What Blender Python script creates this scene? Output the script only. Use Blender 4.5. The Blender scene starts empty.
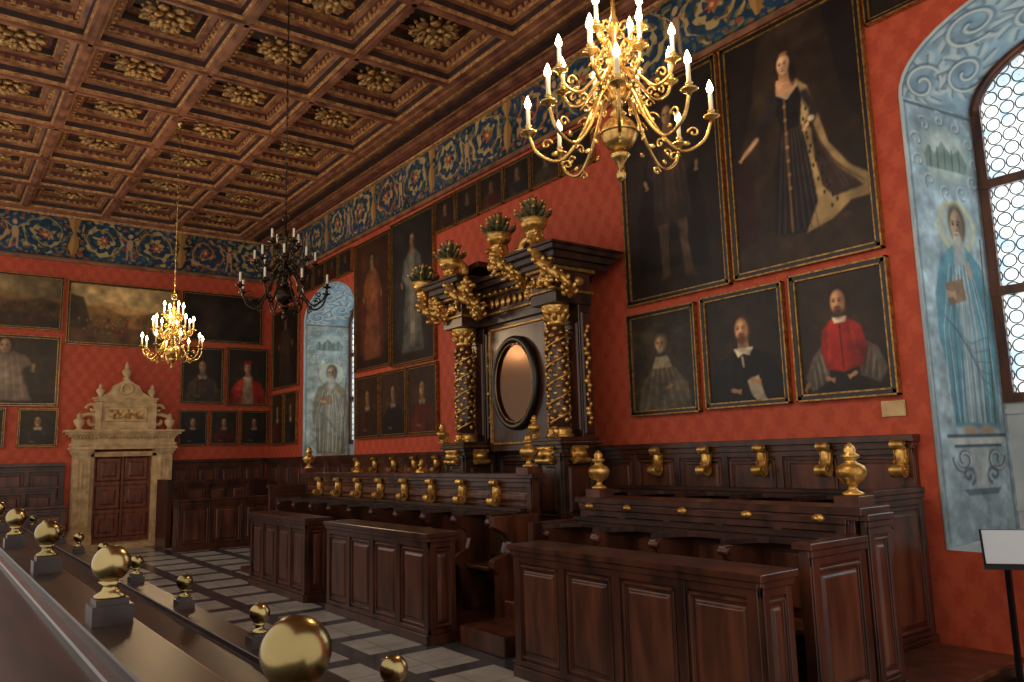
import bpy, math, random
import numpy as np
from mathutils import Vector, Matrix
random.seed(7); rng=np.random.default_rng(7)
pi=math.pi
XW=8.0; YB=22.2; CAMZ=2.0
FR0,FR1=7.2,8.42      # painted frieze band
ZC=8.42               # underside of ceiling beams

# ------------------------------------------------------------------ utils
def s2l(c):
    c=np.asarray(c,float); return np.where(c<=.04045,c/12.92,((c+.055)/1.055)**2.4)
def col(r,g,b): return tuple(float(x) for x in s2l(np.array([r,g,b])/255.))+(1.,)
def newmat(name):
    m=bpy.data.materials.new(name); m.use_nodes=True; return m,m.node_tree.nodes,m.node_tree.links,m.node_tree.nodes['Principled BSDF']
def mat(name,c1,c2=None,rough=.5,metal=0.,scale=6.,stretch=(1,1,1),bump=0.,contrast=(.35,.65),spec=.5,detail=5,rv=0.):
    m,n,l,p=newmat(name)
    p.inputs['Roughness'].default_value=rough; p.inputs['Metallic'].default_value=metal
    p.inputs['Specular IOR Level'].default_value=spec
    tc=n.new('ShaderNodeTexCoord'); mp=n.new('ShaderNodeMapping'); mp.inputs['Scale'].default_value=stretch
    nz=n.new('ShaderNodeTexNoise'); nz.inputs['Scale'].default_value=scale; nz.inputs['Detail'].default_value=detail
    l.new(tc.outputs['Object'],mp.inputs[0]); l.new(mp.outputs[0],nz.inputs[0])
    cr=n.new('ShaderNodeValToRGB'); cr.color_ramp.elements[0].position=contrast[0]; cr.color_ramp.elements[1].position=contrast[1]
    cr.color_ramp.elements[0].color=c1; cr.color_ramp.elements[1].color=c2 or c1
    l.new(nz.outputs[0],cr.inputs[0]); l.new(cr.outputs[0],p.inputs['Base Color'])
    if bump:
        b=n.new('ShaderNodeBump'); b.inputs['Strength'].default_value=bump; b.inputs['Distance'].default_value=.02
        l.new(nz.outputs[0],b.inputs['Height']); l.new(b.outputs[0],p.inputs['Normal'])
    return m
WOOD=mat('dark_walnut',col(42,22,16),col(84,46,32),.28,scale=5,stretch=(1,1,.25),bump=.05)
WOODP=mat('walnut_panel',col(56,29,20),col(104,58,38),.32,scale=7,stretch=(1,1,.2),bump=.05)
WOODB=mat('ebonised_wood',col(36,22,17),col(68,42,31),.3,scale=5)
WOODD=mat('desk_top_wood',col(30,18,15),col(66,38,28),.38,scale=4,stretch=(4,.4,1),spec=.35)
WOODR=mat('red_brown_wood',col(84,40,26),col(124,66,42),.36,scale=4,stretch=(4,.4,1),bump=.05)
WOODC=mat('ceiling_wood',col(98,58,42),col(160,106,76),.5,scale=3,bump=.1)
WOODCD=mat('ceiling_dark',col(38,24,21),col(70,42,32),.6,scale=6,bump=.2)
WOODCR=mat('ceiling_red',col(78,34,24),col(120,60,42),.6,scale=9,bump=.2)
WOODCG=mat('ceiling_gilt_edge',col(144,98,60),col(220,170,112),.42,metal=.1,scale=14,bump=.3)
TEALC=mat('ceiling_blue',col(32,36,40),col(62,54,48),.6,scale=8,bump=.2)
GOLD=mat('gilding',col(164,114,50),col(240,194,110),.34,metal=.75,scale=12,bump=.3)
GOLDD=mat('old_gilding',col(104,76,42),col(220,174,108),.4,metal=.35,scale=14,bump=.6)
BRASSC=mat('chandelier_brass',col(156,118,60),col(226,188,116),.27,metal=.88,scale=10,bump=.1)
BRASS=mat('brass',col(132,116,74),col(176,156,108),.24,metal=1.,scale=3,bump=.03)
BRONZE=mat('dark_bronze',col(34,28,24),col(74,58,38),.35,metal=.8,scale=9)
STONE=mat('sandstone',col(176,142,98),col(214,182,134),.75,scale=5,bump=.1)
PLAST=mat('plaster_blue_white',col(160,174,182),col(196,202,202),.85,scale=2)
BLACKF=mat('black_frame',col(24,18,15),col(38,28,22),.35,scale=8)
GOLDF=mat('gilt_frame',col(120,86,42),col(184,140,76),.38,metal=.6,scale=20)
WAX=mat('candle_wax',col(232,222,196),None,.5)
GREEN=mat('verdigris_leaf',col(44,50,36),col(116,108,64),.45,metal=.3,scale=9,bump=.3)
STEEL=mat('steel_dark',col(30,30,32),None,.4,metal=.6)
PAPER=mat('paper_white',col(200,206,214),None,.5)
IRONBLK=mat('block_dark_wood',col(38,28,28),col(66,50,46),.3,scale=10)
m,n,l,p=newmat('mirror_glass'); MIRROR=m; p.inputs['Base Color'].default_value=col(92,64,44); p.inputs['Metallic'].default_value=.85; p.inputs['Roughness'].default_value=.16
m,n,l,p=newmat('flame'); FLAME=m; p.inputs['Base Color'].default_value=(1,.7,.3,1); p.inputs['Emission Color'].default_value=(1.,.78,.45,1); p.inputs['Emission Strength'].default_value=36
# damask
m,n,l,p=newmat('red_damask'); DAMASK=m; p.inputs['Roughness'].default_value=.6; p.inputs['Specular IOR Level'].default_value=.3
tc=n.new('ShaderNodeTexCoord'); sp=n.new('ShaderNodeSeparateXYZ'); l.new(tc.outputs['Object'],sp.inputs[0])
def mth(op,a,b=None):
    q=n.new('ShaderNodeMath'); q.operation=op
    for i,x in enumerate((a,b)):
        if x is None: continue
        if isinstance(x,(int,float)): q.inputs[i].default_value=x
        else: l.new(x,q.inputs[i])
    return q.outputs[0]
h=mth('ADD',sp.outputs[0],sp.outputs[1])
sx=mth('SINE',mth('MULTIPLY',h,2*pi/.3)); sz=mth('SINE',mth('MULTIPLY',sp.outputs[2],2*pi/.44))
nz=n.new('ShaderNodeTexNoise'); nz.inputs['Scale'].default_value=16; nz.inputs['Detail'].default_value=3; l.new(tc.outputs['Object'],nz.inputs[0])
pt=mth('ADD',mth('MULTIPLY',sx,sz),mth('MULTIPLY',mth('SUBTRACT',nz.outputs[0],.5),4.))
nz2=n.new('ShaderNodeTexNoise'); nz2.inputs['Scale'].default_value=.5; l.new(tc.outputs['Object'],nz2.inputs[0])
cr=n.new('ShaderNodeValToRGB'); cr.color_ramp.elements[0].position=.36; cr.color_ramp.elements[1].position=.64
cr.color_ramp.elements[0].color=col(178,72,48); cr.color_ramp.elements[1].color=col(194,86,58)
l.new(mth('ADD',mth('MULTIPLY',pt,.22),nz2.outputs[0]),cr.inputs[0]); l.new(cr.outputs[0],p.inputs['Base Color'])
# floor tiles: pale slabs framed by dark bands
m,n,l,p=newmat('marble_tiles'); TILE=m; p.inputs['Roughness'].default_value=.2
tc=n.new('ShaderNodeTexCoord'); sp=n.new('ShaderNodeSeparateXYZ'); l.new(tc.outputs['Object'],sp.inputs[0])
def band(o,per,w):
    q=mth('FRACT',mth('MULTIPLY',mth('ADD',o,.2),1./per)); return mth('LESS_THAN',q,w)
bx=band(sp.outputs[0],.95,.24); by=band(sp.outputs[1],.95,.24)
dark=mth('MAXIMUM',bx,by); cross=mth('MULTIPLY',bx,by)
jx=band(sp.outputs[0],.475,.02); jy=band(sp.outputs[1],.475,.02); jn=mth('MAXIMUM',jx,jy)
nz=n.new('ShaderNodeTexNoise'); nz.inputs['Scale'].default_value=3; nz.inputs['Detail'].default_value=8; l.new(tc.outputs['Object'],nz.inputs[0])
def mixc(f,a,b):
    q=n.new('ShaderNodeMix'); q.data_type='RGBA'
    if isinstance(f,(int,float)): q.inputs[0].default_value=f
    else: l.new(f,q.inputs[0])
    for i,x in ((6,a),(7,b)):
        if isinstance(x,tuple): q.inputs[i].default_value=x
        else: l.new(x,q.inputs[i])
    return q.outputs[2]
lt=mixc(nz.outputs[0],col(130,126,120),col(200,194,184)); lt=mixc(jn,lt,col(96,92,88)); dk=mixc(nz.outputs[0],col(50,50,56),col(84,84,90))
c=mixc(dark,lt,dk); c=mixc(cross,c,mixc(nz.outputs[0],col(40,38,40),col(70,66,66))); l.new(c,p.inputs['Base Color'])
def attrmat(name,rough,spec=.5):
    m,n,l,p=newmat(name); a=n.new('ShaderNodeAttribute'); a.attribute_name='Col'; l.new(a.outputs['Color'],p.inputs['Base Color'])
    p.inputs['Roughness'].default_value=rough; p.inputs['Specular IOR Level'].default_value=spec; return m
OIL=attrmat('oil_paint',.42,.35); FRESCO=attrmat('fresco_paint',.85,.2)
# leaded glass : round bull's-eye panes in lead
m,n,l,p=newmat('leaded_glass'); GLASS=m
tc=n.new('ShaderNodeTexCoord'); sp=n.new('ShaderNodeSeparateXYZ'); l.new(tc.outputs['Object'],sp.inputs[0])
a=mth('SUBTRACT',mth('FRACT',mth('MULTIPLY',sp.outputs[1],6.5)),.5); b=mth('SUBTRACT',mth('FRACT',mth('MULTIPLY',sp.outputs[2],6.5)),.5)
dd=mth('SQRT',mth('ADD',mth('MULTIPLY',a,a),mth('MULTIPLY',b,b)))
ld=mth('MAXIMUM',mth('LESS_THAN',mth('ABSOLUTE',mth('SUBTRACT',dd,.45)),.045),mth('LESS_THAN',dd,.03))
ld=mth('MAXIMUM',ld,mth('GREATER_THAN',mth('MAXIMUM',mth('MULTIPLY',mth('ABSOLUTE',a),mth('LESS_THAN',mth('ABSOLUTE',b),.02)),0.),.44))
nzg=n.new('ShaderNodeTexVoronoi'); nzg.inputs['Scale'].default_value=6; l.new(tc.outputs['Object'],nzg.inputs[0])
crg=n.new('ShaderNodeValToRGB'); crg.color_ramp.elements[0].color=col(140,164,178); crg.color_ramp.elements[1].color=col(222,224,214); l.new(nzg.outputs['Color'],crg.inputs[0])
tr=n.new('ShaderNodeBsdfTransparent'); l.new(crg.outputs[0],tr.inputs[0]); tl=n.new('ShaderNodeBsdfTranslucent'); l.new(crg.outputs[0],tl.inputs[0])
m1=n.new('ShaderNodeMixShader'); m1.inputs[0].default_value=.6; l.new(tr.outputs[0],m1.inputs[1]); l.new(tl.outputs[0],m1.inputs[2])
df=n.new('ShaderNodeBsdfDiffuse'); df.inputs[0].default_value=(.05,.05,.05,1)
m2=n.new('ShaderNodeMixShader'); l.new(ld,m2.inputs[0]); l.new(m1.outputs[0],m2.inputs[1]); l.new(df.outputs[0],m2.inputs[2])
l.new(m2.outputs[0],n['Material Output'].inputs[0])

def empty(name,loc=(0,0,0)):
    o=bpy.data.objects.new(name,None); o.location=loc; bpy.context.collection.objects.link(o); return o
class MB:
    def __init__(s): s.v=[];s.f=[];s.m=[];s.sm=[]
    def add(s,v,f,m=0,sm=False):
        b=len(s.v); s.v+= [tuple(x) for x in v]; s.f+=[tuple(i+b for i in q) for q in f]; s.m+=[m]*len(f); s.sm+=[sm]*len(f)
    def box(s,x0,x1,y0,y1,z0,z1,m=0):
        s.add([(x0,y0,z0),(x1,y0,z0),(x1,y1,z0),(x0,y1,z0),(x0,y0,z1),(x1,y0,z1),(x1,y1,z1),(x0,y1,z1)],
              [(0,3,2,1),(4,5,6,7),(0,1,5,4),(1,2,6,5),(2,3,7,6),(3,0,4,7)],m)
    def obox(s,o,U,N,u0,u1,n0,n1,z0,z1,m=0,ch=0.):
        P=lambda u,nn,z:(o[0]+U[0]*u+N[0]*nn,o[1]+U[1]*u+N[1]*nn,z)
        c=ch
        s.add([P(u0,n0,z0),P(u1,n0,z0),P(u1,n0,z1),P(u0,n0,z1),P(u0+c,n1,z0+c),P(u1-c,n1,z0+c),P(u1-c,n1,z1-c),P(u0+c,n1,z1-c)],
              [(0,1,2,3),(4,5,6,7),(0,1,5,4),(1,2,6,5),(2,3,7,6),(3,0,4,7)],m)
    def lathe(s,prof,c,seg=16,m=0,sm=True,sx=1.,sy=1.):
        v=[];f=[]
        for r,z in prof:
            for k in range(seg):
                a=2*pi*k/seg; v.append((c[0]+r*math.cos(a)*sx,c[1]+r*math.sin(a)*sy,c[2]+z))
        for i in range(len(prof)-1):
            for k in range(seg):
                a=i*seg+k;b=i*seg+(k+1)%seg; f.append((a,b,b+seg,a+seg))
        f.append(tuple(range(seg))[::-1]); f.append(tuple(range((len(prof)-1)*seg,len(prof)*seg)))
        s.add(v,f,m,sm)
    def tube(s,path,rad,seg=8,m=0,closed=False,flat=1.):
        P=[Vector(p) for p in path]; n=len(P)
        if not hasattr(rad,'__len__'): rad=[rad]*n
        v=[];f=[];prev=None
        for i in range(n):
            if closed: t=P[(i+1)%n]-P[i-1]
            else: t=P[min(i+1,n-1)]-P[max(i-1,0)]
            if t.length<1e-9: t=Vector((0,0,1))
            t.normalize()
            if prev is None:
                up=Vector((0,0,1)) if abs(t.z)<.9 else Vector((1,0,0)); a=t.cross(up).normalized()
            else:
                a=prev-t*prev.dot(t); a.normalize()
            b=t.cross(a); prev=a
            for k in range(seg):
                q=2*pi*k/seg; v.append(P[i]+(a*math.cos(q)*flat+b*math.sin(q))*rad[i])
        for i in range(n if closed else n-1):
            for k in range(seg):
                i2=(i+1)%n; f.append((i*seg+k,i*seg+(k+1)%seg,i2*seg+(k+1)%seg,i2*seg+k))
        if not closed: f.append(tuple(range(seg))[::-1]); f.append(tuple(range((n-1)*seg,n*seg)))
        s.add(v,f,m,True)
    def prism(s,poly,mp,d0,d1,m=0,sm=False):
        n=len(poly); v=[mp(a,b,d0) for a,b in poly]+[mp(a,b,d1) for a,b in poly]
        s.add(v,[tuple(range(n))[::-1],tuple(range(n,2*n))]+[(i,(i+1)%n,n+(i+1)%n,n+i) for i in range(n)],m,sm)
    def ell(s,c,r,m=0,seg=10,rings=6,rot=0.,tilt=0.):
        v=[];f=[]; cr,sr=math.cos(rot),math.sin(rot); ct,st=math.cos(tilt),math.sin(tilt)
        for i in range(rings+1):
            t=pi*i/rings
            for k in range(seg):
                a=2*pi*k/seg; x=r[0]*math.sin(t)*math.cos(a); y=r[1]*math.sin(t)*math.sin(a); z=r[2]*math.cos(t)
                x,z=x*ct+z*st,-x*st+z*ct
                v.append((c[0]+x*cr-y*sr,c[1]+x*sr+y*cr,c[2]+z))
        for i in range(rings):
            for k in range(seg): f.append((i*seg+k,i*seg+(k+1)%seg,(i+1)*seg+(k+1)%seg,(i+1)*seg+k))
        s.add(v,f,m,True)
    def build(s,name,mats,parent=None,bevel=0.,loc=None):
        me=bpy.data.meshes.new(name); me.from_pydata(s.v,[],s.f)
        for q in mats: me.materials.append(q)
        me.polygons.foreach_set('material_index',s.m); me.polygons.foreach_set('use_smooth',s.sm); me.update()
        o=bpy.data.objects.new(name,me); bpy.context.collection.objects.link(o)
        if parent: o.parent=parent
        if loc: o.location=loc
        if bevel:
            b=o.modifiers.new('bevel','BEVEL'); b.width=bevel; b.segments=1; b.limit_method='ANGLE'; b.angle_limit=.7
        return o
def catmull(pts,n=6):
    P=[Vector(p) for p in pts]; P=[P[0]*2-P[1]]+P+[P[-1]*2-P[-2]]; out=[]
    for i in range(1,len(P)-2):
        for k in range(n):
            t=k/n; a,b,c,d=P[i-1],P[i],P[i+1],P[i+2]
            out.append(.5*((2*b)+(c-a)*t+(2*a-5*b+4*c-d)*t*t+(3*b-a-3*c+d)*t**3))
    out.append(P[-2]); return out
def panel_run(mb,o,U,N,L,n,z0,z1,m=0,mp=1,d=.03):
    """row of framed, fielded panels on a face"""
    h=z1-z0; mb.obox(o,U,N,-.01,L+.01,0,d+.02,z0,z0+.09*min(h,1.2),m); mb.obox(o,U,N,-.01,L+.01,0,d+.012,z1-.05,z1,m)
    w=L/n; st=min(.075,w*.16); b0=z0+.09*min(h,1.2); 
    for i in range(n+1):
        u=min(max(i*w,st*.6),L-st*.6); mb.obox(o,U,N,u-st*.6,u+st*.6,0,d,b0,z1-.05,m)
    mb.obox(o,U,N,0,L,0,d*.9,b0,b0+.05,m); mb.obox(o,U,N,0,L,0,d*.9,z1-.11,z1-.05,m)
    for i in range(n):
        a=i*w+st*.6+.02; b=(i+1)*w-st*.6-.02; c=b0+.07; e=z1-.13; t=.022
        mb.obox(o,U,N,a,b,0,.02,c,c+t,mp); mb.obox(o,U,N,a,b,0,.02,e-t,e,mp); mb.obox(o,U,N,a,a+t,0,.02,c,e,mp); mb.obox(o,U,N,b-t,b,0,.02,c,e,mp)
        if b-a>.2 and e-c>.2: mb.obox(o,U,N,a+.055,b-.055,0,.018,c+.055,e-.055,mp,ch=.02)

# ------------------------------------------------------------------ vertex painted canvases
class CV:
    def __init__(s,W,H,bg):
        s.W,s.H=W,H; s.x,s.y=np.meshgrid((np.arange(W)+.5)/W,(np.arange(H)+.5)/H); s.a=np.zeros((H,W,3))+np.array(bg)/255.; s.asp=H/W
    def blend(s,mk,c,al=1.): 
        mk=(mk*al)[...,None]; s.a=s.a*(1-mk)+np.array(c)/255.*mk
    def ell(s,cx,cy,rx,ry,c,al=1.,soft=.25,ang=0.):
        dx=(s.x-cx); dy=(s.y-cy)*s.asp; ca,sa=math.cos(ang),math.sin(ang); u=dx*ca+dy*sa; v=-dx*sa+dy*ca
        d=np.sqrt((u/rx)**2+(v/(ry*s.asp))**2); s.blend(np.clip((1+soft-d)/(2*soft),0,1),c,al)
    def poly(s,pts,c,al=1.,blur=1):
        ins=np.zeros((s.H,s.W),bool); n=len(pts)
        for i in range(n):
            x1,y1=pts[i];x2,y2=pts[(i+1)%n]
            if y1==y2: continue
            cnd=((s.y<y1)!=(s.y<y2))&(s.x<(x2-x1)*(s.y-y1)/(y2-y1)+x1); ins^=cnd
        mk=ins.astype(float)
        for _ in range(blur):
            p=np.pad(mk,1,mode='edge'); mk=(p[1:-1,1:-1]*2+p[:-2,1:-1]+p[2:,1:-1]+p[1:-1,:-2]+p[1:-1,2:])/6
        s.blend(mk,c,al)
    def line(s,pts,w,c,al=1.):
        d=np.full((s.H,s.W),9.)
        for (x1,y1),(x2,y2) in zip(pts[:-1],pts[1:]):
            ax,ay,bx,by=x1,y1*s.asp,x2,y2*s.asp; L=(bx-ax)**2+(by-ay)**2+1e-9
            t=np.clip(((s.x-ax)*(bx-ax)+(s.y*s.asp-ay)*(by-ay))/L,0,1)
            d=np.minimum(d,np.hypot(s.x-ax-t*(bx-ax),s.y*s.asp-ay-t*(by-ay)))
        s.blend(np.clip(1.5-d/w,0,1),c,al)
    def field(s,cells,oct=3):
        tot=np.zeros((s.H,s.W))
        for k in range(oct):
            nx=cells*2**k; ny=max(2,int(nx*s.asp)+1); g=rng.normal(size=(ny+2,nx+2)); fx=s.x*nx; fy=s.y*ny; ix=fx.astype(int); iy=fy.astype(int); tx=fx-ix; ty=fy-iy
            tx=tx*tx*(3-2*tx);ty=ty*ty*(3-2*ty)
            tot+=(g[iy,ix]*(1-tx)*(1-ty)+g[iy,ix+1]*tx*(1-ty)+g[iy+1,ix]*(1-tx)*ty+g[iy+1,ix+1]*tx*ty)/2**k
        return tot
    def noise(s,amp,cells=6):
        s.a=np.clip(s.a*(1+amp*s.field(cells)[...,None]),0,1); return s
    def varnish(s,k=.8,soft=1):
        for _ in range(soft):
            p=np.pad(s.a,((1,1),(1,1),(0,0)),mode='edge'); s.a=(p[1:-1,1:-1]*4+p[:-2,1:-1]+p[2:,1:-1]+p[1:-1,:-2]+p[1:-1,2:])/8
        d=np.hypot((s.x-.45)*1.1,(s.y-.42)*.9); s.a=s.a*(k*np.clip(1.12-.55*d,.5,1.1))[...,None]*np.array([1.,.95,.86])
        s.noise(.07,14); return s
    def face(s,cx,cy,r,skin=(198,150,112),hair=(50,32,22),beard=None,hat=None):
        ry=r*1.32/s.asp; dk=lambda f:tuple(int(q*f) for q in skin)
        if hair: s.ell(cx+.1*r,cy-ry*.2,r*1.12,ry*1.08,hair,soft=.2)
        s.ell(cx,cy,r*.8,ry*.95,skin,soft=.15); s.ell(cx+r*.45,cy+ry*.1,r*.45,ry*.85,dk(.55),.65,.6); s.ell(cx-r*.2,cy-ry*.45,r*.35,ry*.25,tuple(min(255,int(q*1.12)) for q in skin),.6,.6)
        for k in(-1,1):
            x=cx+k*r*.32-.1*r; s.ell(x,cy-ry*.12,r*.22,ry*.12,dk(.66),.7,.6); s.ell(x,cy-ry*.1,r*.13,ry*.05,(36,22,18),.9,.4); s.ell(x,cy-ry*.28,r*.2,ry*.04,dk(.4),.7,.5)
        s.line([(cx-.06*r,cy-.1*ry),(cx-.13*r,cy+.22*ry)],r*.05,dk(1.15) if skin[0]<220 else skin,.6); s.ell(cx-.08*r,cy+ry*.27,r*.16,ry*.06,dk(.6),.7,.5)
        if beard: s.ell(cx-.05*r,cy+ry*.8,r*.5,ry*.42,beard,.9,.4); s.ell(cx-.08*r,cy+ry*.4,r*.34,ry*.07,beard,.8,.4)
        s.ell(cx-.08*r,cy+ry*.5,r*.22,ry*.06,(140,66,54),.85,.5)
        if hat: s.ell(cx,cy-ry*.85,r*.9,ry*.36,hat); s.poly([(cx-r*.85,cy-ry*.75),(cx-r*.7,cy-ry*1.3),(cx,cy-ry*1.15),(cx+r*.75,cy-ry*1.3),(cx+r*.85,cy-ry*.75)],hat)
    def hand(s,cx,cy,r,ang=0.,skin=(190,142,106)):
        s.ell(cx,cy,r,r*.6/s.asp,skin,1,.3,ang)
        for k in range(4):
            a=ang+(k-1.5)*.22; s.line([(cx+math.cos(ang)*r*.4,cy+math.sin(ang)*r*.4/s.asp),(cx+math.cos(a)*r*1.9,cy+math.sin(a)*r*1.9/s.asp)],r*.16,skin,.95)
def gridmesh(name,P,cv,matl,parent=None):
    H,W=cv.H,cv.W; u,v=np.meshgrid(np.linspace(0,1,W),np.linspace(0,1,H)); co=P(u,v).reshape(-1,3)
    i=np.arange((H-1)*(W-1)); r=i//(W-1); c=i%(W-1); a=r*W+c
    f=np.stack([a,a+1,a+W+1,a+W],1)
    me=bpy.data.meshes.new(name); me.vertices.add(H*W); me.vertices.foreach_set('co',co.ravel().astype(np.float32))
    me.loops.add(f.size); me.loops.foreach_set('vertex_index',f.ravel().astype(np.int32)); me.polygons.add(len(f)); me.polygons.foreach_set('loop_start',(np.arange(len(f))*4).astype(np.int32))
    me.update(calc_edges=True)
    ca=me.color_attributes.new('Col','FLOAT_COLOR','POINT'); d=np.ones((H*W,4),np.float32); d[:,:3]=s2l(np.clip(cv.a,0,1)).reshape(-1,3); ca.data.foreach_set('color',d.ravel())
    me.materials.append(matl); o=bpy.data.objects.new(name,me); bpy.context.collection.objects.link(o)
    if parent: o.parent=parent
    return o
def stackP(x,y,z): return np.stack([x+0*z,y+0*z,z+0*x],-1)
def painting(name,wall,a0,a1,z0,z1,cv,fw=.055,k=.8):
    """a0 = left edge, a1 = right edge along the wall as seen from the room"""
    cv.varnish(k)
    e=empty(name); t=.07
    if wall=='R':
        g=gridmesh('canvas',lambda u,v:stackP(XW-.045+0*u,a0+(a1-a0)*u,z1+(z0-z1)*v),cv,OIL,e); U=(0,-1);N=(-1,0);o=(XW-.012,a0); L=a0-a1
    else:
        g=gridmesh('canvas',lambda u,v:stackP(a0+(a1-a0)*u,YB-.045+0*u,z1+(z0-z1)*v),cv,OIL,e); U=(1,0);N=(0,-1);o=(a0,YB-.012); L=a1-a0
    mb=MB()
    def ring(i0,i1,d,m):
        mb.obox(o,U,N,i0,L-i0,0,d,z1-i1,z1-i0,m); mb.obox(o,U,N,i0,L-i0,0,d,z0+i0,z0+i1,m)
        mb.obox(o,U,N,i0,i1,0,d,z0+i0,z1-i0,m); mb.obox(o,U,N,L-i1,L-i0,0,d,z0+i0,z1-i0,m)
    ring(-.005,fw*.2,t,1); ring(fw*.18,fw*.8,t-.006,0); ring(fw*.75,fw*1.08,t-.014,1)
    mb.build('frame',[BLACKF,GOLDF],e); return e

# ------------------------------------------------------------------ room shell
SILL=.97; SPR=5.62; RISE=.78; DEP=1.25; WSILL=2.42
WIN=[(.72,3.69),(16.72,19.76)]
def archz(y,w):
    c=(w[0]+w[1])/2; hw=(w[1]-w[0])/2; return SPR+RISE*math.sqrt(max(0,1-((y-c)/hw)**2))
mb=MB(); X0,Y0=-1.1,-2.2
segs=[(Y0,WIN[0][0],None),(WIN[0][0],WIN[0][1],0),(WIN[0][1],WIN[1][0],None),(WIN[1][0],WIN[1][1],1),(WIN[1][1],YB,None)]
for a,b,k in segs:
    if k is None: mb.add([(XW,a,0),(XW,b,0),(XW,b,8.9),(XW,a,8.9)],[(0,1,2,3)])
    else:
        N=28
        for i in range(N):
            y1=a+(b-a)*(1-math.cos(pi*i/N))/2; y2=a+(b-a)*(1-math.cos(pi*(i+1)/N))/2
            mb.add([(XW,y1,0),(XW,y2,0),(XW,y2,SILL),(XW,y1,SILL)],[(0,1,2,3)])
            mb.add([(XW,y1,archz(y1,WIN[k])),(XW,y2,archz(y2,WIN[k])),(XW,y2,8.9),(XW,y1,8.9)],[(0,1,2,3)])
mb.build('wall_right',[DAMASK])
mb=MB(); mb.box(X0,XW+.0,YB,YB+.3,0,8.9); mb.build('wall_back',[DAMASK])
mb=MB(); mb.box(X0,XW+.0,Y0,YB+.3,-.2,0); mb.build('floor',[TILE])

# ------- painted frieze
def friezecanvas(L,dx=.015):
    W=int(L/dx); H=int((FR1-FR0)/dx); cv=CV(W,H,(40,66,92)); s=cv.x*L; t=(1-cv.y)*(FR1-FR0); Hh=FR1-FR0
    cv.noise(.16,int(L*2))
    nA=cv.field(int(L*4),2); nB=cv.field(int(L*4),2); nC=cv.field(int(L*1.2),2); nD=cv.field(int(L*7),2)
    def put(mask,c,al=1.): cv.blend(np.clip(mask,0,1),c,al)
    # undergrowth of small leaves
    s0=s+.03*nA; t0=t+.03*nB
    put(np.clip((np.sin(s0*31)*np.sin(t0*27+s0*5)+.25*nC-.35)*4,0,1),(104,112,80),.75)
    put(np.clip((np.sin(s0*23+1.3)*np.sin(t0*33-s0*4)+.3*nB-.5)*4,0,1),(170,136,82),.8)
    put(np.clip((np.sin(s0*19+2.3)*np.sin(t0*21+s0*3)+.3*nA-.7)*5,0,1),(166,78,50),.8)
    per=1.3; k=np.floor(s/per); cs=(k+.5)*per; sg=np.where(k%2==0,1,-1)
    dx_=(s-cs+.03*nA)*sg; dy_=(t-Hh*.5+.03*nB)*sg; r=np.hypot(dx_,dy_*1.05); th=np.arctan2(dy_,dx_)
    put(np.clip((.47-r)/.06,0,1),(38,62,88),.8)
    f=(r/.24-th/(2*pi))%1.0
    leafy=np.clip((.26+.16*np.sin(th*7+r*22)-np.abs(f-.5))/.07,0,1)*(r<.5+.04*np.sin(th*9))*(r>.08)
    pal=[(178,144,84),(160,88,58),(130,128,88),(172,150,100)]
    for q in range(4): put(leafy*((k%4)==q),pal[q],.9)
    put(np.clip(leafy*(nD>.2),0,1),(214,184,124),.55); put(np.clip(leafy*(nD<-.35),0,1),(60,56,56),.6)
    put(np.clip((.07-np.abs(f-.5))/.04,0,1)*(r<.5)*(r>.05),(196,160,96),.8)
    put(np.clip((.12-r+.03*np.sin(th*6))/.03,0,1),(176,90,58)); put(np.clip((.05-r)/.02,0,1),(220,186,120))
    k2=np.round(s/per); ds=s-k2*per+.012*nA; ev=(k2%2==0)
    # putto figures alternate with candelabra
    put(np.clip((1-np.sqrt((ds/.085)**2+((t-.58)/.17)**2))/.2,0,1)*ev,(200,158,116),.95)
    put(np.clip((1-np.sqrt((ds/.06)**2+((t-.82)/.07)**2))/.2,0,1)*ev,(208,168,126),.95)
    for q in(-1,1):
        put(np.clip((.03-np.abs(ds-q*(.04+.12*(.5-t))))/.012,0,1)*ev*(t>.16)*(t<.5),(190,146,106),.95)
        put(np.clip((.022-np.abs((t-.64)-q*ds*.9))/.01,0,1)*ev*(ds*q>0)*(np.abs(ds)<.2),(196,152,110),.95)
    vz=np.clip((.03+.1*np.abs(np.sin((t-.12)*5.2))-np.abs(ds))/.02,0,1)*(t>.14)*(t<1.08); put(vz*(~ev),(166,116,60),.95); put(vz*(~ev)*(ds<-.01),(210,170,100),.5)
    for z_,w_,c_ in ((.03,.03,(140,104,60)),(.075,.012,(40,26,20)),(Hh-.03,.03,(150,110,62)),(Hh-.08,.015,(110,48,34))):
        put(np.clip((w_-np.abs(t-z_))/.01,0,1),c_)
    cv.a*=.95
    return cv
e=empty('trim_frieze')
cv=friezecanvas(YB-Y0); gridmesh('frieze_right',lambda u,v:stackP(XW-.03+0*u,YB+(Y0-YB)*u,FR1+(FR0-FR1)*v),cv,FRESCO,e)
cv=friezecanvas(XW-X0); gridmesh('frieze_back',lambda u,v:stackP(X0+(XW-X0)*u,YB-.03+0*u,FR1+(FR0-FR1)*v),cv,FRESCO,e)
mb=MB()
for z,d,hh,m in ((FR0-.06,.07,.07,0),(FR0-.02,.05,.03,1)):
    mb.box(XW-d,XW-.01,Y0,YB-.01,z,z+hh,m); mb.box(X0,XW-.01,YB-d,YB-.01,z,z+hh,m)
mb.build('frieze_moulding',[WOODC,GOLDF],e)

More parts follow.
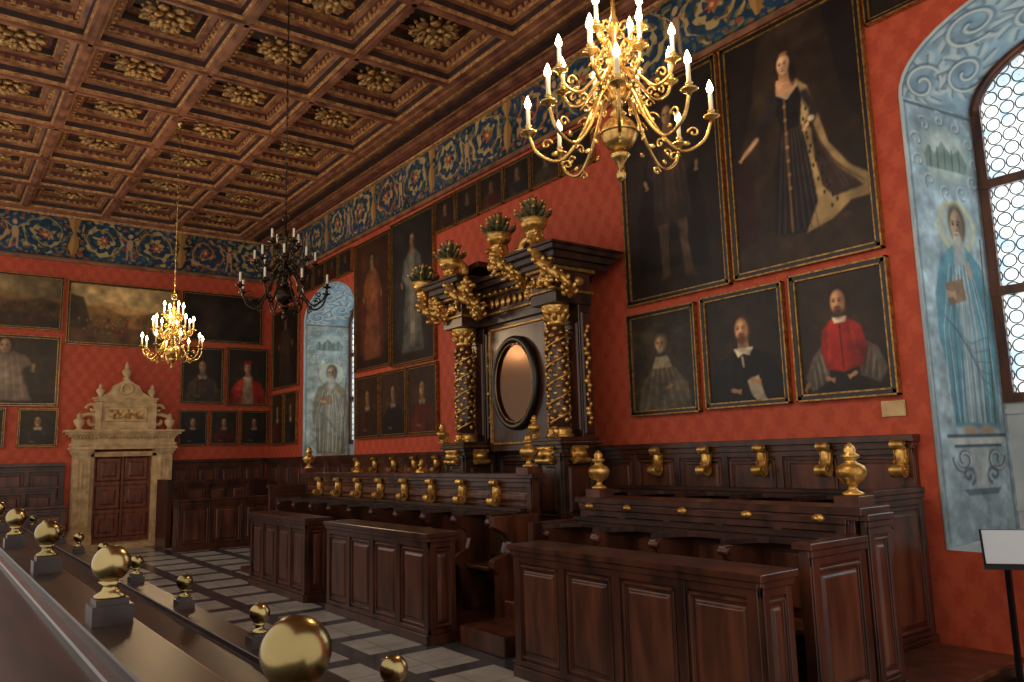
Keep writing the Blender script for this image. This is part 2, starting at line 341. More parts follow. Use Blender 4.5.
# ------- coffered ceiling
CX=[6.13-1.78*i for i in range(4)]; CY=[9.95+1.87*j for j in range(-6,7)]
hx,hy=.89,.935
prof=[(0,ZC,0),(.085,ZC,0),(.085,ZC+.05,3),(.115,ZC+.05,3),(.13,ZC+.14,1),(.19,ZC+.16,0),(.19,ZC+.21,3),(.215,ZC+.21,3),(.25,ZC+.3,2),(.32,ZC+.32,0),(.32,ZC+.38,3),(.345,ZC+.38,3),(.38,ZC+.48,1),(.45,ZC+.5,2),(.45,ZC+.55,3),(.475,ZC+.55,3),(.48,ZC+.6,1)]
mb=MB()
for cx in CX:
    for cy in CY:
        v=[]
        for ins,z,m_ in prof:
            a,b=hx-ins,hy-ins; v+=[(cx-a,cy-b,z),(cx+a,cy-b,z),(cx+a,cy+b,z),(cx-a,cy+b,z)]
        base=len(mb.v); mb.v+=v
        for i in range(len(prof)-1):
            for k in range(4):
                mb.f.append((base+i*4+k,base+i*4+(k+1)%4,base+(i+1)*4+(k+1)%4,base+(i+1)*4+k)); mb.m.append(prof[i+1][2]); mb.sm.append(False)
        q=base+(len(prof)-1)*4; mb.f.append((q,q+1,q+2,q+3)); mb.m.append(4); mb.sm.append(False)
        mb.box(cx-hx,cx+hx,cy-hy-.035,cy-hy+.035,ZC-.03,ZC,0); mb.box(cx-hx-.035,cx-hx+.035,cy-hy,cy+hy,ZC-.03,ZC,0)
        # dentil beads along the inner step
        for k in range(9):
            for sg in(-1,1):
                mb.box(cx-.58+.145*k-.03,cx-.58+.145*k+.03,cy+sg*(hy-.235)-.02,cy+sg*(hy-.235)+.02,ZC+.19,ZC+.25,3)
                mb.box(cx+sg*(hx-.235)-.02,cx+sg*(hx-.235)+.02,cy-.6+.15*k-.03,cy-.6+.15*k+.03,ZC+.19,ZC+.25,3)
xe=CX[0]+hx; xl=CX[3]-hx; ye=CY[-1]+hy; y0=CY[0]-hy
mb.box(xe,XW,y0,YB,ZC,ZC+.4,0); mb.box(X0,XW,ye,YB,ZC,ZC+.4,0); mb.box(X0,xl,y0,YB,ZC,ZC+.4,0)
for x,w,d,m in ((xe+.02,.1,.05,0),(xe+.2,.05,.03,3),(xe+.36,.16,.06,1),(xe+.56,.05,.03,3),(xe+.66,.12,.1,0),(xe+.8,.17,.16,2),(xe+.86,.11,.2,3)): mb.box(x,x+w,y0,YB,ZC-d,ZC+.01,m)
mb.box(X0,XW,ye-.06,YB,ZC-.06,ZC,0); mb.box(X0,XW,YB-.06,YB,ZC-.12,ZC,3)
mb.box(X0,XW,y0,YB,ZC+.65,ZC+.7,0)
mb.build('ceiling',[WOODC,WOODCD,WOODCR,WOODCG,TEALC])
mb=MB()
for k in range(8):
    a=2*pi*k/8; mb.ell((.27*math.cos(a),.27*math.sin(a),.03),(.15,.095,.05),0,8,5,a,.3)
    for q in(-1,1): mb.ell((.36*math.cos(a+q*.18),.36*math.sin(a+q*.18),.07),(.06,.04,.03),0,6,4,a,-.4)
for k in range(8):
    a=2*pi*(k+.5)/8; mb.ell((.2*math.cos(a),.2*math.sin(a),-.03),(.11,.07,.045),0,8,5,a,.5)
for k in range(6):
    a=2*pi*k/6; mb.ell((.1*math.cos(a),.1*math.sin(a),-.08),(.07,.05,.04),0,8,5,a,.6)
mb.ell((0,0,-.12),(.055,.055,.06),0,10,6)
mb.lathe([(.05,0),(.06,.38)],(0,0,0),8,0)
re=empty('ceiling_rosettes'); ro=mb.build('rosette',[GOLDD],re); me=ro.data; first=True
for cx in CX:
    for cy in CY:
        o=ro if first else bpy.data.objects.new('rosette',me)
        if not first: bpy.context.collection.objects.link(o); o.parent=re
        first=False; o.location=(cx,cy,ZC+.25); o.rotation_euler=(0,0,random.random()*6)

# ------- window niches with frescoes
def saint(robe,robe2,skin,seed,bg=(158,176,186)):
    cv=CV(130,440,bg); cv.noise(.08,5); cv.noise(.04,20)
    g=(84,98,108); lt=(204,206,200)
    for m_ in (.05,.95): cv.line([(m_,.01),(m_,.985)],.012,(112,126,132),.7)
    cv.line([(.05,.01),(.95,.01)],.012,g,.8)
    # cartouche with landscape
    cv.ell(.54,.12,.4,.085,(120,142,152)); cv.ell(.54,.12,.33,.068,(178,188,184)); cv.poly([(.24,.13),(.3,.1),(.38,.12),(.5,.085),(.62,.115),(.74,.095),(.84,.13),(.8,.155),(.26,.155)],(112,130,124),.8,2)
    for k in range(5): cv.line([(.32+.1*k,.15),(.33+.1*k,.105)],.012,(92,108,104),.7)
    for k in range(11):
        a=2*pi*k/11; cx_,cy_=.54+.4*math.cos(a),.12+.088*math.sin(a)
        pts=[(cx_+.08*(1-q/7)*math.cos(q+a),cy_+.02*(1-q/7)*math.sin(q+a)) for q in np.linspace(0,6,12)]; cv.line(pts,.012,lt,.6); cv.line([(x+.015,y+.003) for x,y in pts],.007,g,.5)
    cx=.58
    cv.ell(cx,.29,.26,.064,(196,190,152),.9,.06); cv.ell(cx,.29,.22,.054,(168,180,180),.9,.08)
    cv.poly([(cx-.1,.335),(cx-.28,.37),(cx-.38,.45),(cx-.4,.54),(cx-.33,.62),(cx-.3,.745),(cx+.3,.75),(cx+.36,.6),(cx+.38,.48),(cx+.3,.38),(cx+.1,.335)],robe,.9,3)
    cv.poly([(cx-.05,.335),(cx-.14,.42),(cx-.08,.56),(cx-.16,.735),(cx+.12,.74),(cx+.18,.56),(cx+.1,.42),(cx+.08,.335)],robe2,.9,2)
    for k in range(15):
        x=cx-.32+.045*k; cv.line([(cx+(x-cx)*.5,.38+.012*(k%3)),(x+.03*math.sin(k*2.1),.53),(x-.02+.02*math.sin(k),.735)],.007+.004*(k%2),g if k%2 else lt,.5)
    for k in range(6): cv.line([(cx-.3+.05*k,.5+.01*k),(cx+.02+.03*k,.56+.02*k),(cx+.28,.54+.03*k)],.008,g,.35)
    cv.face(cx,.287,.105,skin,(96,84,70),beard=(176,174,166)); cv.ell(cx,.34,.075,.03,(172,170,162),.8,.4)
    cv.poly([(cx-.24,.425),(cx,.41),(cx+.03,.46),(cx-.2,.475)],(134,104,80),.9,1)
    cv.hand(cx-.2,.45,.045,0,skin); cv.hand(cx+.12,.395,.045,-1.9,skin)
    cv.line([(cx+.32,.31),(cx+.24,.74)],.01,(100,86,70),.8)
    for x in(cx-.12,cx+.12): cv.ell(x,.752,.1,.01,skin,.9,.3)
    cv.poly([(.16,.765),(.94,.765),(.86,.785),(.24,.785)],lt,.8,1); cv.line([(.16,.765),(.94,.765)],.012,g); cv.line([(.24,.787),(.86,.787)],.01,g)
    for sx in(-1,1):
        pts=[(.55+sx*(.22+.13*math.cos(a)*(1-a/9)),.815+.028*math.sin(a)*(1-a/9)) for a in np.linspace(0,7,24)]; cv.line(pts,.018,g,.75); cv.line([(x+.014,y) for x,y in pts],.008,lt,.8)
        pts=[(.55+sx*(.17+.1*math.cos(a+2)*(1-a/9)),.85+.02*math.sin(a+2)*(1-a/9)) for a in np.linspace(0,7,24)]; cv.line(pts,.015,g,.75)
    cv.poly([(.42,.79),(.68,.79),(.62,.88),(.48,.88)],lt,.5,2); cv.poly([(.3,.88),(.8,.88),(.75,.893),(.35,.893)],g,.7,1)
    cv.noise(.05,12); return cv
def scrollcv(W,H,bg=(140,162,176)):
    cv=CV(W,H,bg); cv.noise(.08,5)
    for i,(cx,cy,R,sg) in enumerate(((.25,.08,.3,1),(.7,.17,.3,-1),(.28,.3,.3,-1),(.7,.4,.3,1),(.28,.56,.3,1),(.72,.68,.3,-1),(.28,.8,.3,1),(.7,.92,.3,-1))):
        ry=R/cv.asp
        for a in np.linspace(0,6.2,12):
            cv.ell(cx+R*.9*math.cos(a),cy+ry*.9*math.sin(a),.1,.1/cv.asp*.45,(190,198,196),.85,.35,a+.6); cv.line([(cx+R*.7*math.cos(a),cy+ry*.7*math.sin(a)),(cx+R*1.1*math.cos(a+.2),cy+ry*1.1*math.sin(a+.2))],.014,(96,114,126),.7)
        pts=[(cx+R*.85*(1-a/11)*math.cos(sg*a),cy+ry*.85*(1-a/11)*math.sin(sg*a)) for a in np.linspace(0,9,44)]
        cv.line(pts,.03,(86,104,118),.75); cv.line([(x+.015,y-.003) for x,y in pts],.016,(214,214,204),.85)
    for m_ in(.03,.97): cv.line([(m_,0),(m_,1)],.02,(108,124,134),.8)
    return cv
for wi,w in enumerate(WIN):
    e=empty('window_%d'%(wi+1)); spl=.18
    ya,yb=w; ia,ib=ya+spl,yb-spl; XI=XW+DEP
    s1=saint((92,138,154),(146,162,168),(176,148,122),1) if wi==0 else saint((128,116,96),(150,138,116),(166,136,110),2,(158,166,160))
    gridmesh('jamb_far_fresco',lambda u,v:stackP(XW+DEP*u,yb+(ib-yb)*u,SPR+(SILL-SPR)*v),s1,FRESCO,e)
    s2=saint((130,130,112),(150,142,134),(172,140,112),3)
    gridmesh('jamb_near_fresco',lambda u,v:stackP(XI-DEP*u,ia+(ya-ia)*u,SPR+(SILL-SPR)*v),s2,FRESCO,e)
    c=(ya+yb)/2; hw=(yb-ya)/2
    def P(u,v):
        a=pi*v; y_=c+(hw-spl*u)*np.cos(a); z_=SPR+RISE*np.sin(a)*(1-.04*u); return np.stack([XW+DEP*u,y_,z_],-1)
    gridmesh('arch_soffit_fresco',P,scrollcv(80,260),FRESCO,e)
    mb=MB()
    mb.add([(XW,ya,SILL),(XW,yb,SILL),(XI,ib,SILL+.12),(XI,ia,SILL+.12)],[(0,1,2,3)],0)          # sill
    mb.add([(XI,ia,SILL),(XI,ib,SILL),(XI,ib,WSILL),(XI,ia,WSILL)],[(0,1,2,3)],0)                # apron wall below the light
    for z_ in (SILL+.3,WSILL-.14): mb.box(XI-.03,XI,ia,ib,z_,z_+.05,0)
    arcp=[(XW-.004,c+hw*math.cos(pi*k/24)*1.0,SPR+RISE*math.sin(pi*k/24)) for k in range(25)]
    mb.tube([(XW-.004,yb,SILL)]+arcp+[(XW-.004,ya,SILL)],.018,6,0)
    for y_ in (ia,ib-.1,c-.05): mb.box(XI-.04,XI+.06,y_,y_+.1,WSILL,SPR+(RISE if y_==c-.05 else .1),1)
    for z_ in (WSILL-.02,3.55,4.75): mb.box(XI-.05,XI+.06,ia,ib,z_,z_+.1,1)
    arc=[(XI,c+(hw-spl-.04)*math.cos(pi*k/24),SPR+(RISE-.05)*math.sin(pi*k/24)) for k in range(25)]; mb.tube(arc,.06,6,1)
    for y_ in (c-hw*.45,c+hw*.45): mb.box(XI-.02,XI+.03,y_-.02,y_+.02,WSILL,SPR+.5,1)
    mb.build('sill_and_frame',[PLAST,WOODP],e)
    g=MB(); pts=[(XI+.01,ia,WSILL),(XI+.01,ib,WSILL)]+[(XI+.01,c+(hw-spl)*math.cos(pi*k/20),SPR+RISE*.96*math.sin(pi*k/20)) for k in range(21)]
    g.add(pts,[tuple(range(len(pts)))],0); g.build('leaded_panes',[GLASS],e)

# ------------------------------------------------------------------ wainscot on the walls
XV=XW-.01; YV=YB-.01
mb=MB(); mb.box(XW-.09,XV,3.88,YV,0,2.04,0)
panel_run(mb,(XW-.09,3.88),(0,1),(-1,0),4.6,6,1.2,2.0); panel_run(mb,(XW-.09,11.6),(0,1),(-1,0),10.5,13,1.2,2.0)
mb.box(XW-.17,XV,3.84,YV,2.02,2.09,0); mb.box(XW-.13,XV,3.86,YV,1.97,2.02,1)
mb.build('wainscot_right',[WOOD,WOODP],None,.004)
mb=MB()
for a,b,n_ in ((X0,2.85,5),(5.3,XW-.2,4)):
    mb.box(a,b,YB-.09,YV,0,2.04,0); panel_run(mb,(a,YB-.09),(1,0),(0,-1),b-a,n_,1.1,2.0); panel_run(mb,(a,YB-.09),(1,0),(0,-1),b-a,n_,0,1.1)
    mb.box(a,b,YB-.17,YV,2.02,2.1,0)
mb.build('wainscot_back',[WOOD,WOODP],None,.004)

# ------------------------------------------------------------------ stalls
def desk(name,x0,x1,y0,y1,z0,z1,n,parent=None,ends=True):
    mb=MB(); mb.box(x0+.03,x1-.02,y0+.03,y1-.03,z0,z1-.06,0)
    panel_run(mb,(x0+.03,y0+.03),(0,1),(-1,0),y1-y0-.06,n,z0,z1-.05)
    panel_run(mb,(x0+.03,y0+.03),(1,0),(0,-1),x1-x0-.05,1,z0,z1-.05)
    panel_run(mb,(x0+.03,y1-.03),(1,0),(0,1),x1-x0-.05,1,z0,z1-.05)
    mb.box(x0-.03,x1+.03,y0-.03,y1+.03,z1-.05,z1,0); mb.box(x0-.01,x1+.01,y0-.01,y1+.01,z1-.085,z1-.05,1)
    return mb.build(name,[WOOD,WOODP],parent,.005)
def gilt_scroll(mb,o,d,H,w,m=0):
    """S-scroll console. o: centre at the wall face, d: outward 2-D direction, H height, w thickness"""
    def pt(a,z,t): return (o[0]+d[0]*a-d[1]*t,o[1]+d[1]*a+d[0]*t,o[2]+z)
    top=[(.16+.11*(k/14)*math.cos(2.2*pi*(1-k/14)+pi),.3+.11*(k/14)*math.sin(2.2*pi*(1-k/14)+pi)) for k in range(3,15)]
    bot=[(.24+.19*(1-k/16)*math.cos(pi*.75+2.3*pi*k/16),-.24+.19*(1-k/16)*math.sin(pi*.75+2.3*pi*k/16)) for k in range(0,14)]
    path=top+[(.05,.12),(.06,-.02)]+bot
    path=[(p[0]*H,p[1]*H) for p in catmull([(a,b,0) for a,b in path],3)]
    th=.05*H
    v=[];f=[]
    n=len(path)
    for i,(a,z) in enumerate(path):
        p0=path[max(i-1,0)];p1=path[min(i+1,n-1)]; dx,dz=p1[0]-p0[0],p1[1]-p0[1]; L=math.hypot(dx,dz)+1e-9; nx,nz=-dz/L*th,dx/L*th
        v+=[pt(a+nx,z+nz,-w/2),pt(a-nx,z-nz,-w/2),pt(a-nx,z-nz,w/2),pt(a+nx,z+nz,w/2)]
    for i in range(n-1):
        b=i*4
        for k in range(4): f.append((b+k,b+(k+1)%4,b+4+(k+1)%4,b+4+k))
    f+=[(0,1,2,3),(4*n-4,4*n-3,4*n-2,4*n-1)]
    mb.add(v,f,m,False)
    c=pt(.1*H,.02*H,0); mb.ell(c,(w*.45,w*.45,.3*H),m,8,6)
    mb.ell(pt(.24*H,-.24*H,0),(.06*H,w*.62,.06*H) if abs(d[0])>.5 else (w*.62,.06*H,.06*H),m,8,6)
    mb.ell(pt(.16*H,.3*H,0),(.05*H,w*.62,.05*H) if abs(d[0])>.5 else (w*.62,.05*H,.05*H),m,8,6)
def vase(mb,c,H,m=0):
    mb.lathe([(r*H,z*H) for r,z in [(.2,0),(.2,.05),(.1,.1),(.07,.16),(.12,.22),(.26,.36),(.29,.46),(.24,.56),(.12,.62),(.1,.66),(.17,.72),(.17,.76),(.1,.8),(.12,.86),(.08,.94),(.01,1.)]],c,14,m)
    for k in range(8):
        a=2*pi*k/8; mb.ell((c[0]+.2*H*math.cos(a),c[1]+.2*H*math.sin(a),c[2]+.34*H),(.05*H,.06*H,.13*H),m,6,5,a,.45)
def seat_row(name,x0,x1,y0,y1,zf,zc,n,parent=None,mod=None):
    mb=MB(); mod=(y1-y0)/n; xb=x1
    mb.box(xb-.05,xb,y0,y1,zf,zc,0)
    poly=[(xb+.03,y0-.05),(xb+.03,y1+.05)]
    for i in range(n,0,-1):
        ya=y0+mod*i; 
        if i==n: poly.append((x0+.02,ya+.05))
        poly+= [(x0-.02,ya)]
        for k in range(1,12):
            t=k/12; s_=min(1,math.sin(pi*t)*1.7)**.8; poly.append((x0-.02+(xb-.16-x0)*s_ if s_>.0 else x0,ya-mod*t))
    poly+=[(x0-.02,y0),(x0+.02,y0-.05)]
    mb.prism(poly,lambda a,b,d:(a,b,d),zc-.055,zc,2)
    mb.box(xb-.1,xb+.05,y0-.05,y1+.05,zc,zc+.045,2)
    h=zc-zf
    pr=[(xb,zf),(x0+.12,zf),(x0+.1,zf+.4*h),(x0+.02,zf+.47*h),(x0-.0,zf+.53*h),(x0+.06,zf+.57*h),(x0+.2,zf+.62*h),(x0+.24,zf+.72*h),(x0+.18,zf+.8*h),(x0+.04,zf+.86*h),(x0-.01,zf+.93*h),(x0,zc-.05),(xb,zc-.05)]
    for i in range(n+1):
        y=y0+mod*i; mb.prism(pr,lambda a,b,d,y=y:(a,y+d,b),-.035,.035,0)
        mb.tube([(x0+.02,y-.05,zc-.1),(x0+.02,y+.05,zc-.1)],.035,8,1)
    for i in range(n):
        a=y0+mod*i+.04;b=y0+mod*(i+1)-.04
        mb.box(x0+.16,xb-.05,a,b,zf+.42*h,zf+.46*h,1)
        mb.prism([(xb-.05,zf+.42*h),(x0+.3,zf+.42*h),(x0+.34,zf+.3*h),(xb-.05,zf+.26*h)],lambda p,q,d,a=a,b=b:(p,a+.2+(b-a-.4)*d,q),0,1,1)
        mb.obox((xb-.05,a),(0,1),(-1,0),.06,b-a-.06,0,.02,zf+.52*h,zc-.12,1,ch=.015)
    return mb.build(name,[WOOD,WOODP,WOODD],parent,.006)
def endpanel(mb,x0,x1,y,z0,z1,t=.09,top=.05):
    mb.box(x0,x1,y,y+t,z0,z1,0); panel_run(mb,(x0,y),(1,0),(0,-1),x1-x0,1,z0,z1,d=.022); mb.box(x0-.03,x1+.02,y-.04,y+t+.03,z1,z1+top,0)

# near bank
XS=XW-.2
st=empty('choir_stalls')
PL=.1
mb=MB(); mb.box(4.85,XS,3.36,6.5,0,PL,0); mb.box(6.2,7.6,3.02,3.72,0,.12,0); mb.box(6.15,7.65,2.98,3.74,.12,.17,1)
mb.box(4.75,5.5,6.55,7.35,0,.2,1); mb.box(5.35,6.0,6.6,7.35,.1,.38,1); mb.build('platform_steps',[WOODB,WOODP],st,.01)
desk('front_desk',4.47,4.84,3.28,6.02,0,1.17,4,st)
seat_row('seats_lower',5.2,5.74,3.4,6.42,PL,1.28,4,st)
mb=MB(); endpanel(mb,5.05,5.76,3.28,PL,1.27); mb.box(5.05,5.76,6.42,6.5,PL,1.3,0)
mb.box(5.78,6.12,3.34,6.5,PL,1.46,0); panel_run(mb,(5.78,3.4),(0,1),(-1,0),3.05,5,.9,1.44); mb.box(5.74,6.18,3.26,6.54,1.46,1.52,0); mb.box(5.76,6.16,3.3,6.5,1.42,1.46,1)
endpanel(mb,5.8,6.14,3.26,PL,1.42,.05)
for y in (3.45,6.4): mb.box(5.98-.1,5.98+.12,y-.11,y+.11,1.5,1.6,1)
mb.add([(6.14,3.4,1.45),(6.14,6.45,1.45),(6.5,6.45,1.3),(6.5,3.4,1.3)],[(0,1,2,3)],1)
endpanel(mb,6.9,XS,3.8,PL,1.53,.08)
mb.build('desk_middle',[WOOD,WOODP],st,.005)
seat_row('seats_upper',7.1,7.72,3.95,7.85,PL+.2,1.5,5,st)
mb=MB()
for y in (3.98,4.8,5.61,6.43,7.24): gilt_scroll(mb,(XW-.12,y,1.86),(-1,0),.46,.13)
for y in (3.62,4.3,5.02,5.74,6.3): mb.ell((5.74,y,1.43),(.035,.06,.035),0,8,6); mb.ell((5.71,y,1.43),(.02,.025,.02),0,8,6)
for y in (3.45,6.4): vase(mb,(5.99,y,1.6),.42)
mb.build('gilded_ornaments',[GOLD],st)
# far bank
st2=empty('choir_stalls')
desk('front_desk_a',4.47,4.84,7.52,10.22,0,1.17,4,st2); desk('front_desk_b',4.47,4.84,10.92,13.3,0,1.17,4,st2)
seat_row('seats_lower',5.42,5.98,7.75,14.6,PL,1.3,9,st2)
mb=MB(); mb.box(4.85,6.0,7.6,14.9,0,PL,0); mb.box(6.0,6.1,7.6,14.75,PL,1.7,0); panel_run(mb,(6.0,7.6),(0,1),(-1,0),7.1,9,1.25,1.7); mb.box(5.95,6.18,7.55,14.8,1.7,1.76,0)
mb.prism([(6.05,PL),(5.45,PL),(5.45,.62),(5.36,.7),(5.38,.78),(5.6,.85),(5.64,.98),(5.56,1.08),(5.4,1.16),(5.4,1.28),(6.05,1.28)],lambda a,b,d:(a,d,b),7.58,7.68,1)
endpanel(mb,5.3,6.1,14.7,PL,1.5,.07)
for y in (7.72,14.65): mb.box(5.93,6.17,y-.12,y+.12,1.74,1.84,1)
mb.build('seat_back',[WOOD,WOODP],st2,.005)
seat_row('seats_upper',7.1,7.72,11.9,16.6,PL+.2,1.5,6,st2)
mb=MB(); mb.box(6.75,6.85,11.6,16.6,PL,1.5,0); panel_run(mb,(6.75,11.6),(0,1),(-1,0),5,7,.8,1.5); mb.box(6.7,6.95,11.55,16.65,1.5,1.55,0); mb.box(6.1,XS,11.5,16.8,0,PL,0); mb.build('desk_upper',[WOOD,WOODP],st2,.005)
mb=MB()
for k in range(8): gilt_scroll(mb,(5.99,8.3+.8*k,1.52),(-1,0),.42,.12)
for k in range(6): gilt_scroll(mb,(XW-.12,12.0+.85*k,1.86),(-1,0),.42,.13)
for y in (7.72,14.65): vase(mb,(6.05,y,1.84),.42)
for y in (11.65,14.1): vase(mb,(6.82,y,1.55),.42)
mb.build('gilded_ornaments',[GOLD],st2)
st3=empty('choir_stalls')
mb=MB(); x0,x1,y=4.8,7.0,19.2
mb.box(x0,x1,y,y+.3,0,1.12,0); panel_run(mb,(x0,y),(1,0),(0,-1),x1-x0,3,0,1.1); mb.box(x0-.03,x1+.03,y-.03,y+.33,1.12,1.17,0); panel_run(mb,(x0,y+.3),(0,-1),(-1,0),.3,1,0,1.1)
mb.box(x0+.1,x1+.6,20.5,21.2,0,.5,0); mb.box(x0+.1,x1+.6,21.2,21.28,0,1.5,0); panel_run(mb,(x0+.1,21.2),(1,0),(0,-1),x1-x0,4,.5,1.5); mb.box(x0+.05,x1+.6,21.17,21.32,1.5,1.56,0)
for k in range(4): mb.box(x0+.1+.73*k,x0+.17+.73*k,20.45,21.2,0,.95,1)
mb.box(x0+.0,x0+.12,20.3,21.3,0,1.62,0); mb.build('desk_and_bench',[WOOD,WOODP],st3,.005)
st4=empty('choir_stalls')
mb=MB(); x0,x1,y=-.6,2.6,19.6
mb.box(x0,x1,y,y+.3,0,1.12,0); panel_run(mb,(x0,y),(1,0),(0,-1),x1-x0,5,0,1.1); mb.box(x0-.03,x1+.03,y-.03,y+.33,1.12,1.17,0)
mb.box(x0,x1,20.8,21.4,0,.5,0); mb.box(x0,x1,21.4,21.5,0,1.5,0); panel_run(mb,(x0,21.4),(1,0),(0,-1),x1-x0,5,.5,1.5); mb.box(x0,x1+.05,21.37,21.54,1.5,1.56,0)
mb.build('desk_and_bench',[WOOD,WOODP],st4,.005)

# left stalls with brass balls (foreground)
st5=empty('stall_balustrade')
mb=MB(); LY0,LY1=.3,15.
def slab(xa,za,xb_,zb_,t,m): mb.prism([(xa,za),(xb_,zb_),(xb_,zb_-t),(xa,za-t)],lambda a,b,d:(a,d,b),LY0,LY1,m)
mb.box(.34,.44,LY0,LY1,1.1,1.585,2); mb.box(.33,.45,LY0,LY1,1.585,1.625,2)
slab(.33,1.57,-.3,1.42,.03,2); slab(.335,1.6,.31,1.59,.03,0)
slab(.45,1.36,.8,1.28,.035,3); mb.box(.78,.83,LY0,LY1,1.25,1.31,3); mb.box(.79,.84,LY0,LY1,.3,1.25,0)
slab(1.17,1.19,.93,1.12,.03,2)
for k in range(18): mb.box(.84,1.16,LY0+.8*k,LY0+.06+.8*k,.15,1.0,0)
mb.box(.84,1.16,LY0,LY1,.15,.55,1)
mb.box(1.17,1.27,LY0,LY1,0,1.17,0); mb.box(1.15,1.29,LY0,LY1,1.17,1.21,2)
panel_run(mb,(1.27,LY0),(0,1),(1,0),LY1-LY0,20,0,1.15)
mb.box(-.4,1.2,LY0,LY1,0,.15,0)
mb.build('rails_and_desks',[WOODB,WOOD,WOODD,WOODR],st5,.004)
mb=MB()
def ball(x,y,zt,r=.044):
    mb.box(x-.045,x+.045,y-.045,y+.045,zt,zt+.05,1); mb.box(x-.036,x+.036,y-.036,y+.036,zt+.05,zt+.064,1)
    mb.lathe([(.034,0),(.037,.008),(.02,.018),(.016,.03),(.028,.04)],(x,y,zt+.062),16,0)
    mb.ell((x,y,zt+.1+r),(r,r,r),0,32,20)
for k in range(11): ball(.39,.98+1.18*k,1.62)
for k in range(11): ball(1.22,2.27+1.21*k,1.205)
ball(1.22,1.0,1.205)
mb.build('brass_balls',[BRASS,IRONBLK],st5)

# ------------------------------------------------------------------ carved throne
th=empty('carved_throne_portal')
mb=MB()
mb.box(7.42,XS,8.65,10.4,0,4.1,0); mb.box(7.8,XV,8.65,10.95,2.12,4.8,0); mb.box(7.4,XS,10.4,10.95,0,4.1,0)
for ci,(y0_,y1_) in enumerate(((7.95,8.5),(10.28,10.83))):
    xe_=7.44 if ci==0 else XV
    mb.box(6.78,7.4,y0_,y1_,0,2.1,0); L=y1_-y0_
    panel_run(mb,(6.78,y0_),(0,1),(-1,0),L,1,1.0,2.0); panel_run(mb,(6.78,y0_),(0,1),(-1,0),L,1,0,1.0)
    panel_run(mb,(6.78,y0_),(1,0),(0,-1),.6,1,1.0,2.0)
    for i,(d,z) in enumerate(((.03,2.1),(.07,2.15),(.04,2.2))): mb.box(6.78-d,7.4+d,y0_-d,y1_+d,z-.04,z+.01,0)
    mb.box(6.78-.075,7.4+.075,y0_-.075,y1_+.075,2.135,2.15,2)
    yc=(y0_+y1_)/2
    mb.box(7.22,7.44,y0_+.04,y1_+.15,2.1,4.1,0)
    mb.obox((7.22,y0_+.02),(0,1),(-1,0),.06,L-.1,0,.02,2.3,3.8,1,ch=.01)
    mb.obox((7.24,y0_+.04),(1,0),(0,-1),.02,.18,0,.02,2.25,3.95,1,ch=.01)
    mb.lathe([(.15,2.35),(.14,2.6),(.155,2.9),(.14,3.3),(.12,3.78)],(7.0,yc,0),20,1)
    for d,za,zb_,m_ in ((0,4.05,4.2,0),(.03,4.2,4.24,2),(-.01,4.24,4.5,1),(.05,4.5,4.55,2),(.1,4.55,4.63,0),(.17,4.63,4.72,0),(.24,4.72,4.79,0),(.27,4.79,4.825,0)):
        mb.box(6.78-d,min(xe_+d,XV) if d<.1 else (XV if ci else 7.6+d),y0_-d,y1_+d,za,zb_,m_)
for d,za,zb_,m_ in ((0,4.05,4.2,0),(.03,4.2,4.24,2),(-.01,4.24,4.5,1),(.05,4.5,4.55,2),(.1,4.55,4.63,0),(.17,4.63,4.72,0),(.22,4.72,4.79,0)): mb.box(7.15-d,XV,8.6-d,10.5,za,zb_,m_)
mb.box(7.45,XV,8.5,10.7,4.8,5.0,0); mb.box(7.4,XV,8.45,10.75,5.0,5.05,1)
for yc,sg in ((7.75,1),(11.1,-1)):
    po=[(yc+sg*t,4.83+.26*math.sin(t*1.45)) for t in np.linspace(0,1.05,10)]; lo=[(y_,z_-.09) for y_,z_ in po]
    mb.prism(po+lo[::-1],lambda p,q,d:(d,p,q),6.95,7.85 if sg==1 else XV,1)
mb.box(7.22,7.5,8.62,10.2,2.05,4.05,1)
mb.obox((7.22,8.62),(0,1),(-1,0),.05,1.53,0,.03,2.15,2.19,2); mb.obox((7.22,8.62),(0,1),(-1,0),.05,1.53,0,.03,3.95,3.99,2)
mb.obox((7.22,8.62),(0,1),(-1,0),.05,.09,0,.03,2.15,3.99,2); mb.obox((7.22,8.62),(0,1),(-1,0),1.49,1.53,0,.03,2.15,3.99,2)
mb.box(6.8,7.4,8.55,10.25,.3,.85,0); mb.box(6.75,7.4,8.6,8.72,.3,1.25,0); mb.box(6.75,7.4,10.08,10.2,.3,1.25,0); panel_run(mb,(7.4,8.6),(0,1),(-1,0),1.6,2,.85,2.0)
mb.box(6.2,7.5,8.55,10.25,0,.3,0)
mb.build('carcass',[WOODB,WOOD,GOLDF],th,.006)
mb=MB()
